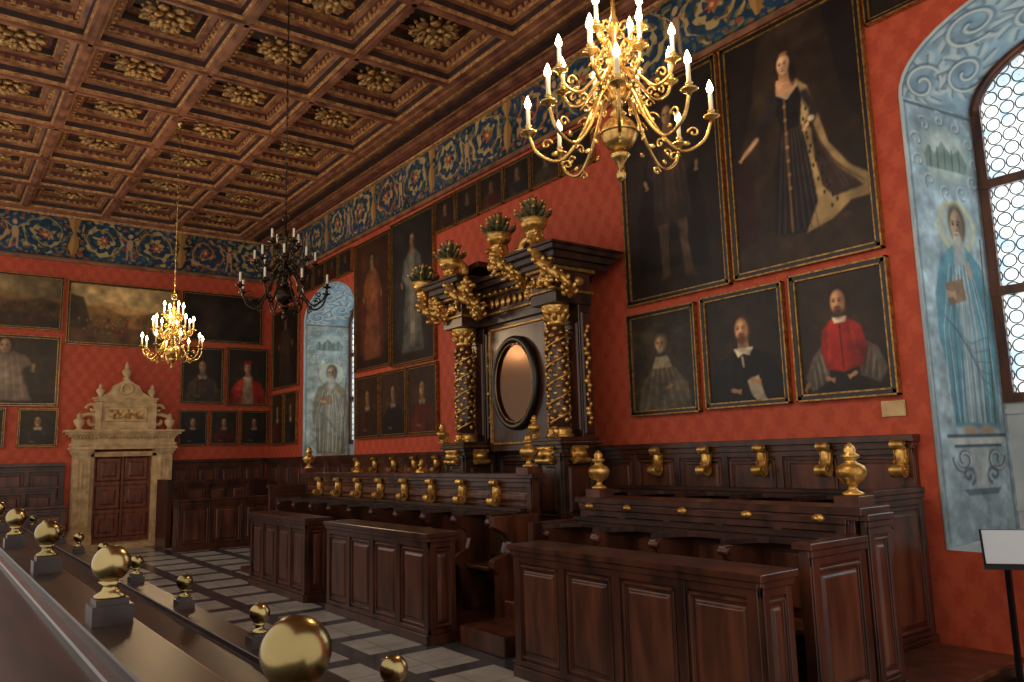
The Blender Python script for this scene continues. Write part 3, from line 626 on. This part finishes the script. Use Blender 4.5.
for ci,yc in enumerate((8.225,10.555)):
    mb.lathe([(.2,2.2),(.2,2.24),(.17,2.27),(.19,2.3),(.15,2.35)],(7.0,yc,0),18,0)
    mb.lathe([(.12,3.76),(.14,3.79),(.125,3.82),(.15,3.92),(.2,4.02),(.2,4.05)],(7.0,yc,0),18,0)
    for r_ in range(2):
        for k in range(8):
            a=2*pi*(k+.5*r_)/8; mb.ell((7.0+.16*math.cos(a),yc+.16*math.sin(a),3.87+.08*r_),(.03,.045,.07),0,6,5,a,.5)
    for ph in (0,pi):
        hel=[(7.0+.16*math.cos(a+ph),yc+.16*math.sin(a+ph),2.4+1.32*a/(5*pi)) for a in np.linspace(0,5*pi,80)]; mb.tube(hel,.017,6,0)
    for k in range(110):
        a=k*2.399; z=2.42+1.3*k/110; mb.ell((7.0+.15*math.cos(a),yc+.15*math.sin(a),z),(.025,random.uniform(.03,.055),random.uniform(.025,.05)),0,6,4,a,random.uniform(-.4,.4))
    for k in range(3): gilt_scroll(mb,(6.78,yc-.16+.16*k,4.38),(-1,0),.2,.05)
    gilt_scroll(mb,(6.78,yc,1.98),(-1,0),.3,.3); gilt_scroll(mb,(7.05,yc-.3,1.98),(0,-1),.3,.26)
    for dy in(-.2,.2): gilt_scroll(mb,(6.78,yc+dy,2.28),(-1,0),.2,.08)
    mb.ell((6.77,yc,4.37),(.05,.12,.1),0,10,6)
    for k in range(2): mb.ell((6.95+.25*k,yc-.29,4.37),(.09,.04,.07),0,8,5)
    for k in range(22):
        z=2.4+.064*k; mb.ell((7.33+.03*math.sin(k*1.9),yc-.26,z),(.04+.02*math.sin(k*.9),.035,.04),0,6,5,k)
for y in np.arange(8.75,10.1,.15):
    mb.ell((7.14,y,4.37),(.03,.055,.08),0,8,5); mb.ell((7.05,y+.07,4.52),(.03,.03,.03),0,6,4)
for (x,y,z,s_) in ((6.7,8.0,4.42,.9),(6.72,8.85,4.72,1.),(6.72,10.1,4.62,1.05),(6.7,10.95,4.42,1.1),(6.9,9.45,4.95,1.1),(7.0,8.7,4.4,.8),(7.0,10.2,4.35,.9)):
    for k in range(16):
        a=2*pi*k/16; rr=.1+.07*(k%3); mb.ell((x+random.uniform(-.05,.05),y+s_*rr*math.cos(a),z+s_*rr*math.sin(a)),(.05,.07*s_,.035*s_),0,7,5,0,0)
        mb.ell((x-.03,y+s_*rr*.6*math.cos(a+.3),z+s_*rr*.6*math.sin(a+.3)),(.06,.03*s_,.07*s_),0,7,5,0,0)
    mb.ell((x-.07,y,z),(.06,.06*s_,.07*s_),0,10,8)
for yc,sg in ((8.5,1),(10.4,-1)):
    sp_=[(6.8,yc+sg*(.34*(1-k/34))*math.cos(pi+2.6*pi*k/34),4.95+(.28*(1-k/34))*math.sin(pi+2.6*pi*k/34)) for k in range(32)]; mb.tube(sp_,[.07-.0014*k for k in range(32)],8,0,flat=1.5)
for base,mid,top in (((6.9,7.78,4.1),(6.6,8.0,4.6),(6.7,8.28,5.1)),((6.95,8.85,4.4),(6.6,8.9,4.75),(6.72,9.15,5.1)),((6.95,9.98,4.15),(6.6,10.2,4.55),(6.72,10.5,5.0)),((6.95,10.85,4.1),(6.6,11.05,4.4),(6.7,11.32,4.78))):
    p=catmull([base,(base[0]-.2,base[1]-.14,base[2]+.16),(mid[0]-.05,mid[1],mid[2]),(top[0],top[1]-.04,top[2]-.12),top],7); n_=len(p); mb.tube(p,[.045+.07*(i/n_)**1.2 for i in range(n_)],10,0)
    for i in range(2,n_,3):
        for q in range(4): a=q*pi/2+i; mb.ell((p[i].x+.09*math.cos(a),p[i].y+.09*math.sin(a),p[i].z),(.04,.03,.05),0,6,5,a,.4)
    mb.lathe([(.1,-.02),(.16,.04),(.2,.1),(.17,.13),(.21,.16),(.05,.17)],top,14,0)
    for r_,n2,tl,hh in ((.17,10,1.,.2),(.11,8,.6,.32),(.03,5,.2,.38)):
        for k in range(n2):
            a=2*pi*k/n2+r_*9; mb.ell((top[0]+r_*math.cos(a),top[1]+r_*math.sin(a),top[2]+hh),(.03,.045,.13),1,6,6,a,tl)
            mb.ell((top[0]+(r_+.1*math.sin(tl))*math.cos(a),top[1]+(r_+.1*math.sin(tl))*math.sin(a),top[2]+hh+.08),(.025,.03,.035),0,6,5,a,tl)
vase(mb,(6.55,8.22,2.2),.32); vase(mb,(6.55,10.55,2.2),.32)
mb.build('gilded_carving',[GOLD,GREEN],th)
mb=MB(); o_=[(7.17,9.45+.52*math.cos(a),3.08+.67*math.sin(a)) for a in np.linspace(0,2*pi,49)[:-1]]; mb.tube(o_,.055,10,0,closed=True)
o2=[(7.15,9.45+.46*math.cos(a),3.08+.6*math.sin(a)) for a in np.linspace(0,2*pi,49)[:-1]]; mb.tube(o2,.01,6,2,closed=True)
mb.add([(7.19,9.45,3.08)]+[(7.19,9.45+.5*math.cos(a),3.08+.65*math.sin(a)) for a in np.linspace(0,2*pi,49)[:-1]],[(0,k+1,(k+1)%48+1) for k in range(48)],1)
mb.build('oval_mirror',[BLACKF,MIRROR,GOLDF],th)

# ------------------------------------------------------------------ stone doorway on the back wall
sd=empty('stone_doorway'); mb=MB(); f=YB-.09
cx=4.13
for a,b in ((3.0,3.36),(4.9,5.26)):
    mb.box(a-.08,b+.08,f-.42,YV,0,.34,0); mb.box(a-.04,b+.04,f-.38,YV,.34,.42,0); mb.box(a,b,f-.32,YV,.42,2.28,0)
    for k in range(3): mb.box(a+.06+k*.09,a+.1+k*.09,f-.34,f-.32,.5,2.15,0)
    for d,z in ((.03,2.28),(.06,2.34),(.1,2.4)): mb.box(a-d,b+d,f-.32-d,YV,z,z+.07,0)
mb.box(3.36,4.9,f-.2,YV,2.22,2.34,0); mb.box(3.36,3.46,f-.2,YV,0,2.3,0); mb.box(4.8,4.9,f-.2,YV,0,2.3,0)
for d,z0_,z1_ in ((0,2.4,2.5),(.03,2.5,2.56),(-.02,2.56,2.72),(.05,2.72,2.77),(.12,2.77,2.83),(.18,2.83,2.88)): mb.box(2.95-d,5.31+d,f-.36-d,YV,z0_,z1_,0)
for k in range(30): mb.box(3.0+.078*k,3.035+.078*k,f-.43,f-.36,2.67,2.72,0)
for d,z0_,z1_ in ((.04,2.88,2.96),(0,2.96,3.0),(-.02,3.0,3.55),(.03,3.55,3.6),(.08,3.6,3.66),(.12,3.66,3.7)): mb.box(3.5-d,4.76+d,f-.25-d*.6,YV,z0_,z1_,0)
mb.obox((3.62,f-.23),(1,0),(0,-1),0,1.02,0,.04,3.08,3.48,0,ch=.03); mb.obox((3.72,f-.27),(1,0),(0,-1),0,.82,0,.02,3.16,3.4,1,ch=.0)
for a in (3.42,4.7): mb.box(a,a+.14,f-.3,YV,2.9,3.58,0)
for sg,xx in ((-1,3.36),(1,4.9)):
    sp_=[(xx+sg*(.02+.3*(1-k/30))*math.cos(2.4*pi*k/30)*1.0,f-.2,3.1+.22*(1-k/30)*math.sin(2.4*pi*k/30)) for k in range(28)]; mb.tube(sp_,.05,8,0)
    sp_=[(xx+sg*(.14*(1-k/24))*math.cos(2.2*pi*k/24),f-.2,3.42+.13*(1-k/24)*math.sin(2.2*pi*k/24)) for k in range(22)]; mb.tube(sp_,.04,8,0)
    mb.lathe([(.1,0),(.05,.06),(.12,.16),(.13,.24),(.05,.3),(.07,.36),(.01,.44)],(cx+sg*1.05,f-.25,2.88),12,0)
    mb.lathe([(.08,0),(.04,.05),(.1,.14),(.1,.2),(.04,.25),(.05,.3),(.01,.36)],(cx+sg*.6,f-.2,3.7),12,0)
tri=[(3.5,3.7),(4.76,3.7),(4.5,3.86),(4.42,4.02),(4.3,4.08),(4.13,4.2),(3.96,4.08),(3.84,4.02),(3.76,3.86)]
mb.prism(tri,lambda a,b,d:(a,d,b),f-.2,YV,0); mb.tube([(4.13+.13*math.cos(a),f-.22,3.93+.13*math.sin(a)) for a in np.linspace(0,2*pi,20)[:-1]],.03,6,0,closed=True)
mb.lathe([(.11,0),(.05,.06),(.11,.15),(.12,.22),(.05,.28),(.06,.34),(.01,.46)],(4.13,f-.12,4.18),12,0)
mb.box(2.8,5.45,f-.75,YV,0,.1,0)
mb.build('stonework',[STONE,GOLDD],sd,.008)
mb=MB(); dz0,dz1=.1,2.24; mb.box(3.46,4.8,f-.07,YV,dz0,dz1,0)
for c_ in range(2):
    for r_ in range(3):
        a=3.52+c_*.64; z=dz0+.12+r_*.69
        mb.obox((a,f-.07),(1,0),(0,-1),0,.58,0,.035,z,z+.6,0,ch=.03); mb.obox((a+.1,f-.1),(1,0),(0,-1),0,.38,0,.03,z+.1,z+.5,1,ch=.05)
        mb.prism([(a+.29,z+.14),(a+.42,z+.3),(a+.29,z+.46),(a+.16,z+.3)],lambda p,q,d:(p,d,q),f-.15,f-.12,0)
mb.ell((4.13+.1,f-.15,1.1),(.035,.03,.035),2,8,6); mb.box(4.1,4.16,f-.11,f-.07,dz0,dz1,0)
mb.build('door_1',[WOODR,WOODR,BRASS],None,.004)

# ------------------------------------------------------------------ paintings
def bust(W,H,bg=(40,30,22),robe=(20,16,15),skin=(190,146,110),hair=(44,30,22),collar=(190,180,162),hat=None,beard=None,accent=None):
    cv=CV(W,H,bg); cv.ell(.3,.3,.5,.4,tuple(int(q*1.35) for q in bg),.5,.8)
    cv.poly([(.06,1.),(.1,.74),(.2,.62),(.38,.52),(.6,.51),(.82,.6),(.93,.76),(.97,1.)],robe,1,3)
    lt=tuple(min(255,int(q*1.5+14)) for q in robe)
    for k in range(6): cv.line([(.2+.12*k,.64+.02*(k%2)),(.16+.14*k,.98)],.012,lt,.3)
    cv.poly([(.2,.64),(.36,.54),(.34,.98),(.18,.98)],lt,.35,4)
    if accent: cv.poly([(.4,.54),(.6,.54),(.66,1.),(.36,1.)],accent,.9,2)
    cv.poly([(.44,.42),(.56,.42),(.58,.54),(.42,.54)],tuple(int(q*.75) for q in skin),1,1)
    if collar: cv.poly([(.38,.5),(.62,.5),(.57,.575),(.5,.55),(.43,.58)],collar,1,1)
    cv.face(.49,.34,.1,skin,hair,beard,hat)
    cv.hand(.36,.86,.045,.2,tuple(int(q*.85) for q in skin)); cv.noise(.1,6); return cv
def standing(W,H,bg,robe,skin=(186,146,114),hair=(50,34,24),accent=None,legs=None,cloak=None,floor=(52,38,28)):
    cv=CV(W,H,bg); cv.poly([(0,.82),(1,.82),(1,1),(0,1)],floor,.9,3); cv.ell(.2,.3,.35,.35,tuple(int(q*1.4) for q in bg),.35,.9)
    if cloak: cv.poly([(.4,.25),(.26,.35),(.16,.6),(.14,.88),(.5,.86),(.84,.9),(.8,.55),(.7,.32),(.6,.25)],cloak,.9,3)
    cv.poly([(.42,.24),(.31,.29),(.26,.42),(.34,.46),(.34,.62),(.66,.62),(.66,.46),(.75,.42),(.69,.29),(.58,.24)],robe,1,2)
    if legs:
        cv.poly([(.34,.56),(.5,.58),(.52,.56),(.68,.56),(.7,.66),(.52,.68),(.5,.64),(.48,.68),(.32,.67)],robe,1,2)
        cv.poly([(.36,.66),(.46,.66),(.45,.9),(.34,.92),(.38,.88),(.37,.76)],legs,1,2); cv.poly([(.55,.66),(.65,.66),(.64,.76),(.68,.9),(.74,.93),(.6,.92)],legs,1,2)
    else: cv.poly([(.34,.55),(.66,.55),(.76,.92),(.24,.92)],robe,1,3)
    if accent: cv.poly([(.45,.27),(.55,.27),(.56,.58 if legs else .88),(.45,.58 if legs else .88)],accent,.7,3)
    for k in range(6): cv.line([(.36+.05*k,.3),(.33+.07*k,.6 if legs else .88)],.006,tuple(min(255,int(q*1.5+12)) for q in robe),.4)
    cv.poly([(.46,.2),(.54,.2),(.56,.26),(.44,.26)],tuple(int(q*.8) for q in skin)); cv.face(.5,.168,.062,skin,hair)
    cv.hand(.25,.45,.03,1.2,skin); cv.hand(.76,.44,.03,1.7,skin); cv.noise(.1,8); return cv
def queen():
    cv=CV(180,300,(46,36,30)); cv.ell(.15,.25,.4,.4,(64,50,40),.6,.9); cv.poly([(0,.84),(1,.84),(1,1),(0,1)],(62,48,38),.9,4)
    cv.poly([(0,0),(.3,0),(.22,.3),(.1,.5),(0,.55)],(36,26,26),.9,5); cv.poly([(.75,0),(1,0),(1,.6),(.84,.4)],(30,24,24),.9,5)
    cv.poly([(0,.52),(.16,.52),(.2,.6),(.2,.86),(0,.88)],(50,26,22),.9,3)
    cv.poly([(.42,.27),(.38,.34),(.42,.44),(.36,.6),(.32,.86),(.58,.88),(.68,.8),(.6,.6),(.55,.44),(.6,.34),(.54,.27)],(30,26,30),1,3)
    cv.poly([(.54,.26),(.62,.31),(.67,.42),(.73,.56),(.85,.67),(1.,.74),(1.,.8),(.84,.8),(.72,.85),(.54,.88),(.63,.77),(.6,.6),(.56,.44),(.58,.34)],(168,146,106),1,2)
    cv.poly([(.62,.43),(.68,.55),(.77,.66),(.92,.76),(.74,.77),(.67,.72),(.635,.6)],(54,40,38),.95,2)
    for k in range(22): t=k/22; cv.ell(.6+.03*math.sin(k*2)+.16*t*t,.4+.42*t,.007,.008,(24,18,16),.9,.4)
    for k in range(7): cv.line([(.43+.02*k,.46),(.35+.045*k,.86)],.006,(92,78,70),.5)
    for k in range(5): cv.line([(.64+.02*k,.5+.03*k),(.8+.03*k,.74)],.006,(90,70,60),.5)
    cv.line([(.46,.32),(.455,.42),(.45,.62),(.45,.86)],.008,(150,112,66),.6)
    for k in range(7): cv.ell(.456,.36+.055*k,.012,.007,(176,144,92),.7,.5)
    cv.poly([(.41,.245),(.53,.245),(.56,.29),(.48,.325),(.4,.295)],(206,160,128),1,1)
    cv.poly([(.4,.27),(.34,.31),(.27,.38),(.2,.45),(.25,.475),(.34,.41),(.41,.34)],(48,40,42),1,2)
    cv.line([(.24,.45),(.15,.49)],.018,(196,154,124)); cv.hand(.13,.5,.022,2.4,(204,162,130))
    cv.line([(.6,.34),(.66,.42),(.62,.46)],.03,(48,40,42)); cv.ell(.63,.445,.024,.012,(200,188,168)); cv.hand(.6,.465,.022,2.2,(204,162,130))
    cv.line([(.41,.3),(.48,.33),(.55,.295)],.009,(206,192,170),.8)
    cv.poly([(.44,.2),(.51,.2),(.52,.26),(.43,.26)],(186,144,112)); cv.face(.47,.19,.058,(214,172,140),(34,22,18))
    cv.ell(.53,.235,.025,.045,(34,22,18),.9,.3); cv.ell(.475,.145,.03,.009,(160,126,70),.8,.4)
    cv.noise(.08,10); return cv
def cleric():
    cv=CV(140,170,(46,36,30)); cv.ell(.25,.3,.4,.4,(66,52,42),.6,.9)
    cv.poly([(.3,1.),(.3,.7),(.7,.7),(.74,1.)],(34,28,28),1,3)
    cv.poly([(.3,.58),(.2,.66),(.1,.82),(.16,.93),(.34,.86),(.38,.7)],(104,98,94),1,3); cv.poly([(.72,.58),(.84,.64),(.92,.8),(.84,.9),(.66,.84),(.66,.7)],(104,98,94),1,3)
    for k in range(6): cv.line([(.3-.02*k,.62+.03*k),(.36-.03*k,.84+.015*k)],.007,(176,170,160) if k%2 else (64,58,56),.5); cv.line([(.74+.02*k,.62+.03*k),(.68+.03*k,.82+.01*k)],.007,(176,170,160) if k%2 else (64,58,56),.5)
    cv.poly([(.4,.4),(.58,.4),(.7,.47),(.74,.62),(.68,.76),(.5,.8),(.34,.77),(.28,.62),(.31,.47)],(158,38,30),1,3)
    cv.line([(.49,.44),(.5,.78)],.007,(86,20,18)); cv.line([(.6,.46),(.65,.72)],.014,(192,70,52),.5); cv.line([(.38,.48),(.36,.72)],.018,(192,70,52),.5); cv.ell(.66,.66,.09,.1,(84,20,18),.6,.6)
    cv.poly([(.42,.385),(.57,.385),(.55,.43),(.44,.43)],(200,192,180)); cv.face(.49,.27,.092,(206,158,122),(38,26,20),beard=(60,42,30))
    cv.hand(.34,.84,.035,.3,(200,152,118)); cv.hand(.6,.82,.035,2.7,(200,152,118)); cv.hand(.12,.88,.035,2.2,(180,134,104))
    cv.noise(.07,7); return cv
def blackman():
    cv=bust(120,150,(40,31,25),(20,17,18),(206,158,122),(58,38,26),(206,196,180),None,(70,46,30))
    cv.poly([(.52,.78),(.66,.74),(.72,.92),(.78,.98),(.64,.97),(.56,.9)],(190,182,166),1,1); cv.line([(.48,.58),(.49,.66)],.014,(190,182,168),.8); cv.hand(.6,.78,.045,.4,(190,144,110)); return cv
def greylady():
    cv=CV(110,160,(62,54,44)); cv.poly([(.1,1.),(.16,.74),(.34,.54),(.62,.53),(.84,.72),(.9,1.)],(100,92,78),1,4)
    for k in range(11): cv.line([(.34+.03*k,.55),(.16+.07*k,.98)],.008,(140,132,114) if k%2 else (70,62,52),.45)
    cv.poly([(.4,.45),(.58,.45),(.64,.56),(.35,.56)],(160,150,130),.9,2); cv.face(.48,.33,.085,(172,140,112),(110,100,84),beard=(140,130,114)); cv.hand(.6,.74,.04,2.8,(150,120,94)); cv.noise(.14,6); return cv
def landscape(W,H):
    cv=CV(W,H,(176,140,92)); cv.poly([(0,0),(1,0),(1,.35),(.7,.42),(.4,.3),(0,.4)],(206,178,128),1,6); cv.poly([(0,.45),(.3,.36),(.5,.5),(.8,.42),(1,.5),(1,1),(0,1)],(134,100,62),.95,3)
    cv.poly([(0,.2),(.14,.25),(.2,.6),(.12,1.),(0,1.)],(66,52,38),.95,4); cv.poly([(0,.75),(.5,.68),(1,.8),(1,1.),(0,1.)],(100,72,46),.9,3)
    for k in range(40): x=rng.uniform(.1,.97);y=rng.uniform(.52,.85); cv.ell(x,y,.012,.045,(int(rng.uniform(50,180)),int(rng.uniform(50,110)),50),.8,.4); cv.ell(x,y-.05,.006,.015,(190,150,110),.9,.4)
    cv.noise(.12,10); return cv
P=painting
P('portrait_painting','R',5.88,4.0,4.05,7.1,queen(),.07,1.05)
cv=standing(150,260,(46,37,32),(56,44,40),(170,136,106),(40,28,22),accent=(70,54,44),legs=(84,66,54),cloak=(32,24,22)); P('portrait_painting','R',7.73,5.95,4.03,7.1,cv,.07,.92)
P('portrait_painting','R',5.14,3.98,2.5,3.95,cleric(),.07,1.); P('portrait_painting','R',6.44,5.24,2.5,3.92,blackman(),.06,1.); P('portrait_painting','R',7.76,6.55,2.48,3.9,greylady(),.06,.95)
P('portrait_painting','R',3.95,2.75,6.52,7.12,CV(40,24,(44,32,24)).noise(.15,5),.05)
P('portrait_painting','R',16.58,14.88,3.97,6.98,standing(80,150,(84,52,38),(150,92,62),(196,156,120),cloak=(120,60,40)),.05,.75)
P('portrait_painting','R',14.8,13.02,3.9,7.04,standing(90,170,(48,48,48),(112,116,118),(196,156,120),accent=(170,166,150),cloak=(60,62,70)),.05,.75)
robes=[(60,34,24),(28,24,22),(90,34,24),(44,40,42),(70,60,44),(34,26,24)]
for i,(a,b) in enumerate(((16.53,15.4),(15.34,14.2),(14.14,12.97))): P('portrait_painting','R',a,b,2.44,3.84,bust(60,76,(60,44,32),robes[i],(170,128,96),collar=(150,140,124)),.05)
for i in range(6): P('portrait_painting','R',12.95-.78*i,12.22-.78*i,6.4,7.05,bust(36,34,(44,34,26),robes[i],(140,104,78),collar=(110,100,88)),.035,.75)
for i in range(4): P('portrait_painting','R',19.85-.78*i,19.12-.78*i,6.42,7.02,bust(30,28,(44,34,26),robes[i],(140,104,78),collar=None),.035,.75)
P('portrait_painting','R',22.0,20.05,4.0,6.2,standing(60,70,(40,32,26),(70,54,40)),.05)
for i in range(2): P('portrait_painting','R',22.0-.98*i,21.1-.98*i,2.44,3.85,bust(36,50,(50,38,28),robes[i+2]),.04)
P('landscape_painting','B',.35,2.62,5.37,6.72,landscape(90,54),.05,.6)
P('landscape_painting','B',2.72,5.36,5.05,6.68,landscape(180,110),.06,1.); P('landscape_painting','B',5.46,7.68,5.32,6.7,CV(80,50,(50,40,30)).noise(.25,6),.05)
P('portrait_painting','B',.3,2.62,3.48,5.2,standing(110,80,(74,62,50),(150,130,116),(196,160,130),accent=(170,156,138)),.06,.85)
P('portrait_painting','B',1.82,2.65,2.5,3.42,bust(50,54,(48,38,28),(50,44,36)),.04); P('portrait_painting','B',.7,1.55,2.5,3.42,bust(40,44,(60,50,38),(70,60,50)),.04)
P('portrait_painting','B',5.5,6.62,3.6,5.16,bust(66,90,(50,38,30),(80,64,52),beard=(150,140,126)),.05); P('portrait_painting','B',6.72,7.88,3.56,5.2,bust(66,90,(50,38,30),(170,46,36),hat=(150,36,28),accent=(170,156,140)),.05,.9)
for i,(a,b) in enumerate(((5.48,6.22),(6.3,7.05),(7.13,7.9))): P('portrait_painting','B',a,b,2.47,3.42,bust(44,54,(50,40,32),robes[i+1],collar=(170,160,142)),.04)
mb=MB(); mb.box(XW-.02,XV,3.95,4.2,2.28,2.44,0); mb.obox((XW-.02,4.2),(0,-1),(-1,0),.01,.24,0,.006,2.29,2.43,1); mb.build('wall_plaque',[BRASS,STONE])

# ------------------------------------------------------------------ chandeliers
def chandelier(loc,body,lit,R=.6):
    e=empty('chandelier',loc); mb=MB()
    mb.lathe([(.004,-.36),(.03,-.33),(.035,-.3),(.015,-.27),(.02,-.24),(.05,-.2),(.07,-.18),(.03,-.15)],(0,0,0),14,0)
    mb.ell((0,0,-.03),(.12,.12,.12),0,24,16); mb.lathe([(.124,-.035),(.132,-.03),(.132,-.02),(.124,-.015)],(0,0,0),24,0)
    mb.lathe([(.03,.08),(.055,.11),(.03,.15),(.04,.2),(.075,.25),(.085,.3),(.04,.34),(.025,.4),(.05,.46),(.055,.5),(.025,.55),(.02,.65),(.045,.7),(.035,.76),(.015,.82),(.012,.95)],(0,0,0),14,0)
    mb.tube([(.05*math.cos(a),0,.99+.05*math.sin(a)) for a in np.linspace(0,2*pi,14)[:-1]],.01,6,0,closed=True)
    wax=MB(); fl=MB(); pos=[]
    for (n,r,zh,zp,off,dip) in ((8,R,.2,.02,0,.2),(8,R*.66,.36,.36,.39,.12),(4,R*.34,.5,.62,.2,.06)):
        for k in range(n):
            a=2*pi*k/n+off; ca,sa=math.cos(a),math.sin(a)
            pr=catmull([(.04,zh,0),(r*.2,zh+.05,0),(r*.42,zp-dip*.2,0),(r*.66,zp-dip,0),(r*.9,zp-dip*.7,0),(r,zp,0)],5)
            mb.tube([(p.x*ca,p.x*sa,p.y) for p in pr],[.014-.003*i/len(pr) for i in range(len(pr))],6,0)
            for (cr_,cz,rr,sg) in ((r*.36,zp-dip*.3+.1,.05,1),(r*.8,zp-dip*.45+.01,.04,-1),(r*.58,zp-dip-.035,.035,1)):
                sp_=[((cr_+sg*rr*(1-q/18)*math.cos(2.6*pi*q/18))*ca,(cr_+sg*rr*(1-q/18)*math.cos(2.6*pi*q/18))*sa,cz+rr*(1-q/18)*math.sin(2.6*pi*q/18)) for q in range(16)]; mb.tube(sp_,.008,5,0)
            for q in (.35,.72): mb.ell((r*q*ca,r*q*sa,zp-dip*.75),(.022,.01,.018),0,6,5,a)
            x,y=r*ca,r*sa
            mb.lathe([(.01,-.02),(.016,0),(.05,.012),(.055,.022),(.018,.02),(.02,.055),(.026,.06)],(x,y,zp),12,0)
            wax.lathe([(.014,0),(.014,.12),(.011,.125)],(x,y,zp+.055),8,0)
            if lit: fl.lathe([(.006,0),(.02,.016),(.023,.034),(.014,.062),(.002,.092)],(x,y,zp+.18),8,0); pos.append((x,y,zp+.31,n))
    top=ZC-loc[2]; z=1.03
    mb.tube([(0,0,1.02),(0,0,top)],.006,5,0)
    while z<top-.05:
        k=int(z*100)%2; mb.tube([(.018*math.cos(a)*(1 if k else 0),.018*math.cos(a)*(0 if k else 1),z+.03*math.sin(a)) for a in np.linspace(0,2*pi,9)[:-1]],.006,4,0,closed=True); z+=.11
    mb.lathe([(.012,-.12),(.05,-.06),(.08,-.0)],(0,0,top),12,0)
    mb.build('body',[body],e); wax.build('candles',[WAX],e)
    if lit:
        fl.build('flames',[FLAME],e)
        for x,y,z_,n in [q for i,q in enumerate(pos) if i%4==1]:
            L=bpy.data.lights.new('candle_light','POINT'); L.energy=lit; L.color=(1,.7,.4); L.shadow_soft_size=.02
            o=bpy.data.objects.new('candle_light',L); o.location=(x,y,z_); o.parent=e; bpy.context.collection.objects.link(o)
    return e
chandelier((3.55,3.46,4.1),BRASSC,24,R=.6)
chandelier((3.55,9.43,4.1),BRONZE,0,R=.56)
chandelier((3.55,14.95,4.05),BRASSC,28,R=.52)

# info stand
e=empty('information_stand'); mb=MB(); px,py=7.3,2.9
mb.box(px-.2,px+.2,py-.2,py+.2,0,.02,0); mb.box(px-.02,px+.02,py-.02,py+.02,.02,1.0,0)
mb.prism([(-.2,.96),(.2,1.22),(.2,1.25),(-.2,.99)],lambda a,b,d:(px+a*.75-.02+d*.33,py+a*.35-d*.5,b),-.28,.6,0)
mb.prism([(-.18,.995),(.18,1.228),(.18,1.236),(-.18,1.003)],lambda a,b,d:(px+a*.75-.02+d*.33,py+a*.35-d*.5,b+.01),-.25,.57,1)
mb.build('stand_and_panel',[STEEL,PAPER],e)

# ------------------------------------------------------------------ light
for k,w in enumerate(WIN):
    L=bpy.data.lights.new('daylight','AREA'); L.shape='RECTANGLE'; L.size=3.6; L.size_y=2.8; L.energy=150 if k==0 else 150; L.color=(.9,.95,1.)
    o=bpy.data.objects.new('window_daylight',L); o.location=(XW+DEP+.5,(w[0]+w[1])/2,4.2); o.rotation_euler=(0,pi/2,0); bpy.context.collection.objects.link(o)
w=bpy.data.worlds.new('World'); bpy.context.scene.world=w; w.use_nodes=True
bg=w.node_tree.nodes['Background']; bg.inputs[0].default_value=(1.,.92,.83,1); bg.inputs[1].default_value=.98

# ------------------------------------------------------------------ camera
yaw,pit,rol=.6475,.1442,.0277
fw=np.array([math.sin(yaw)*math.cos(pit),math.cos(yaw)*math.cos(pit),math.sin(pit)]); ri=np.array([math.cos(yaw),-math.sin(yaw),0.]); dn=np.cross(fw,ri)
c,s=math.cos(rol),math.sin(rol); ri2=c*ri+s*dn; dn2=-s*ri+c*dn
cam=bpy.data.cameras.new('camera'); cam.sensor_width=36; cam.lens=780.03*36/1024; cam.clip_start=.05; cam.clip_end=100
co=bpy.data.objects.new('camera',cam); bpy.context.collection.objects.link(co)
M=Matrix(((ri2[0],-dn2[0],-fw[0],0),(ri2[1],-dn2[1],-fw[1],0),(ri2[2],-dn2[2],-fw[2],CAMZ),(0,0,0,1))); co.matrix_world=M
bpy.context.scene.camera=co
sc=bpy.context.scene; sc.view_settings.view_transform='Standard'; sc.view_settings.exposure=0.
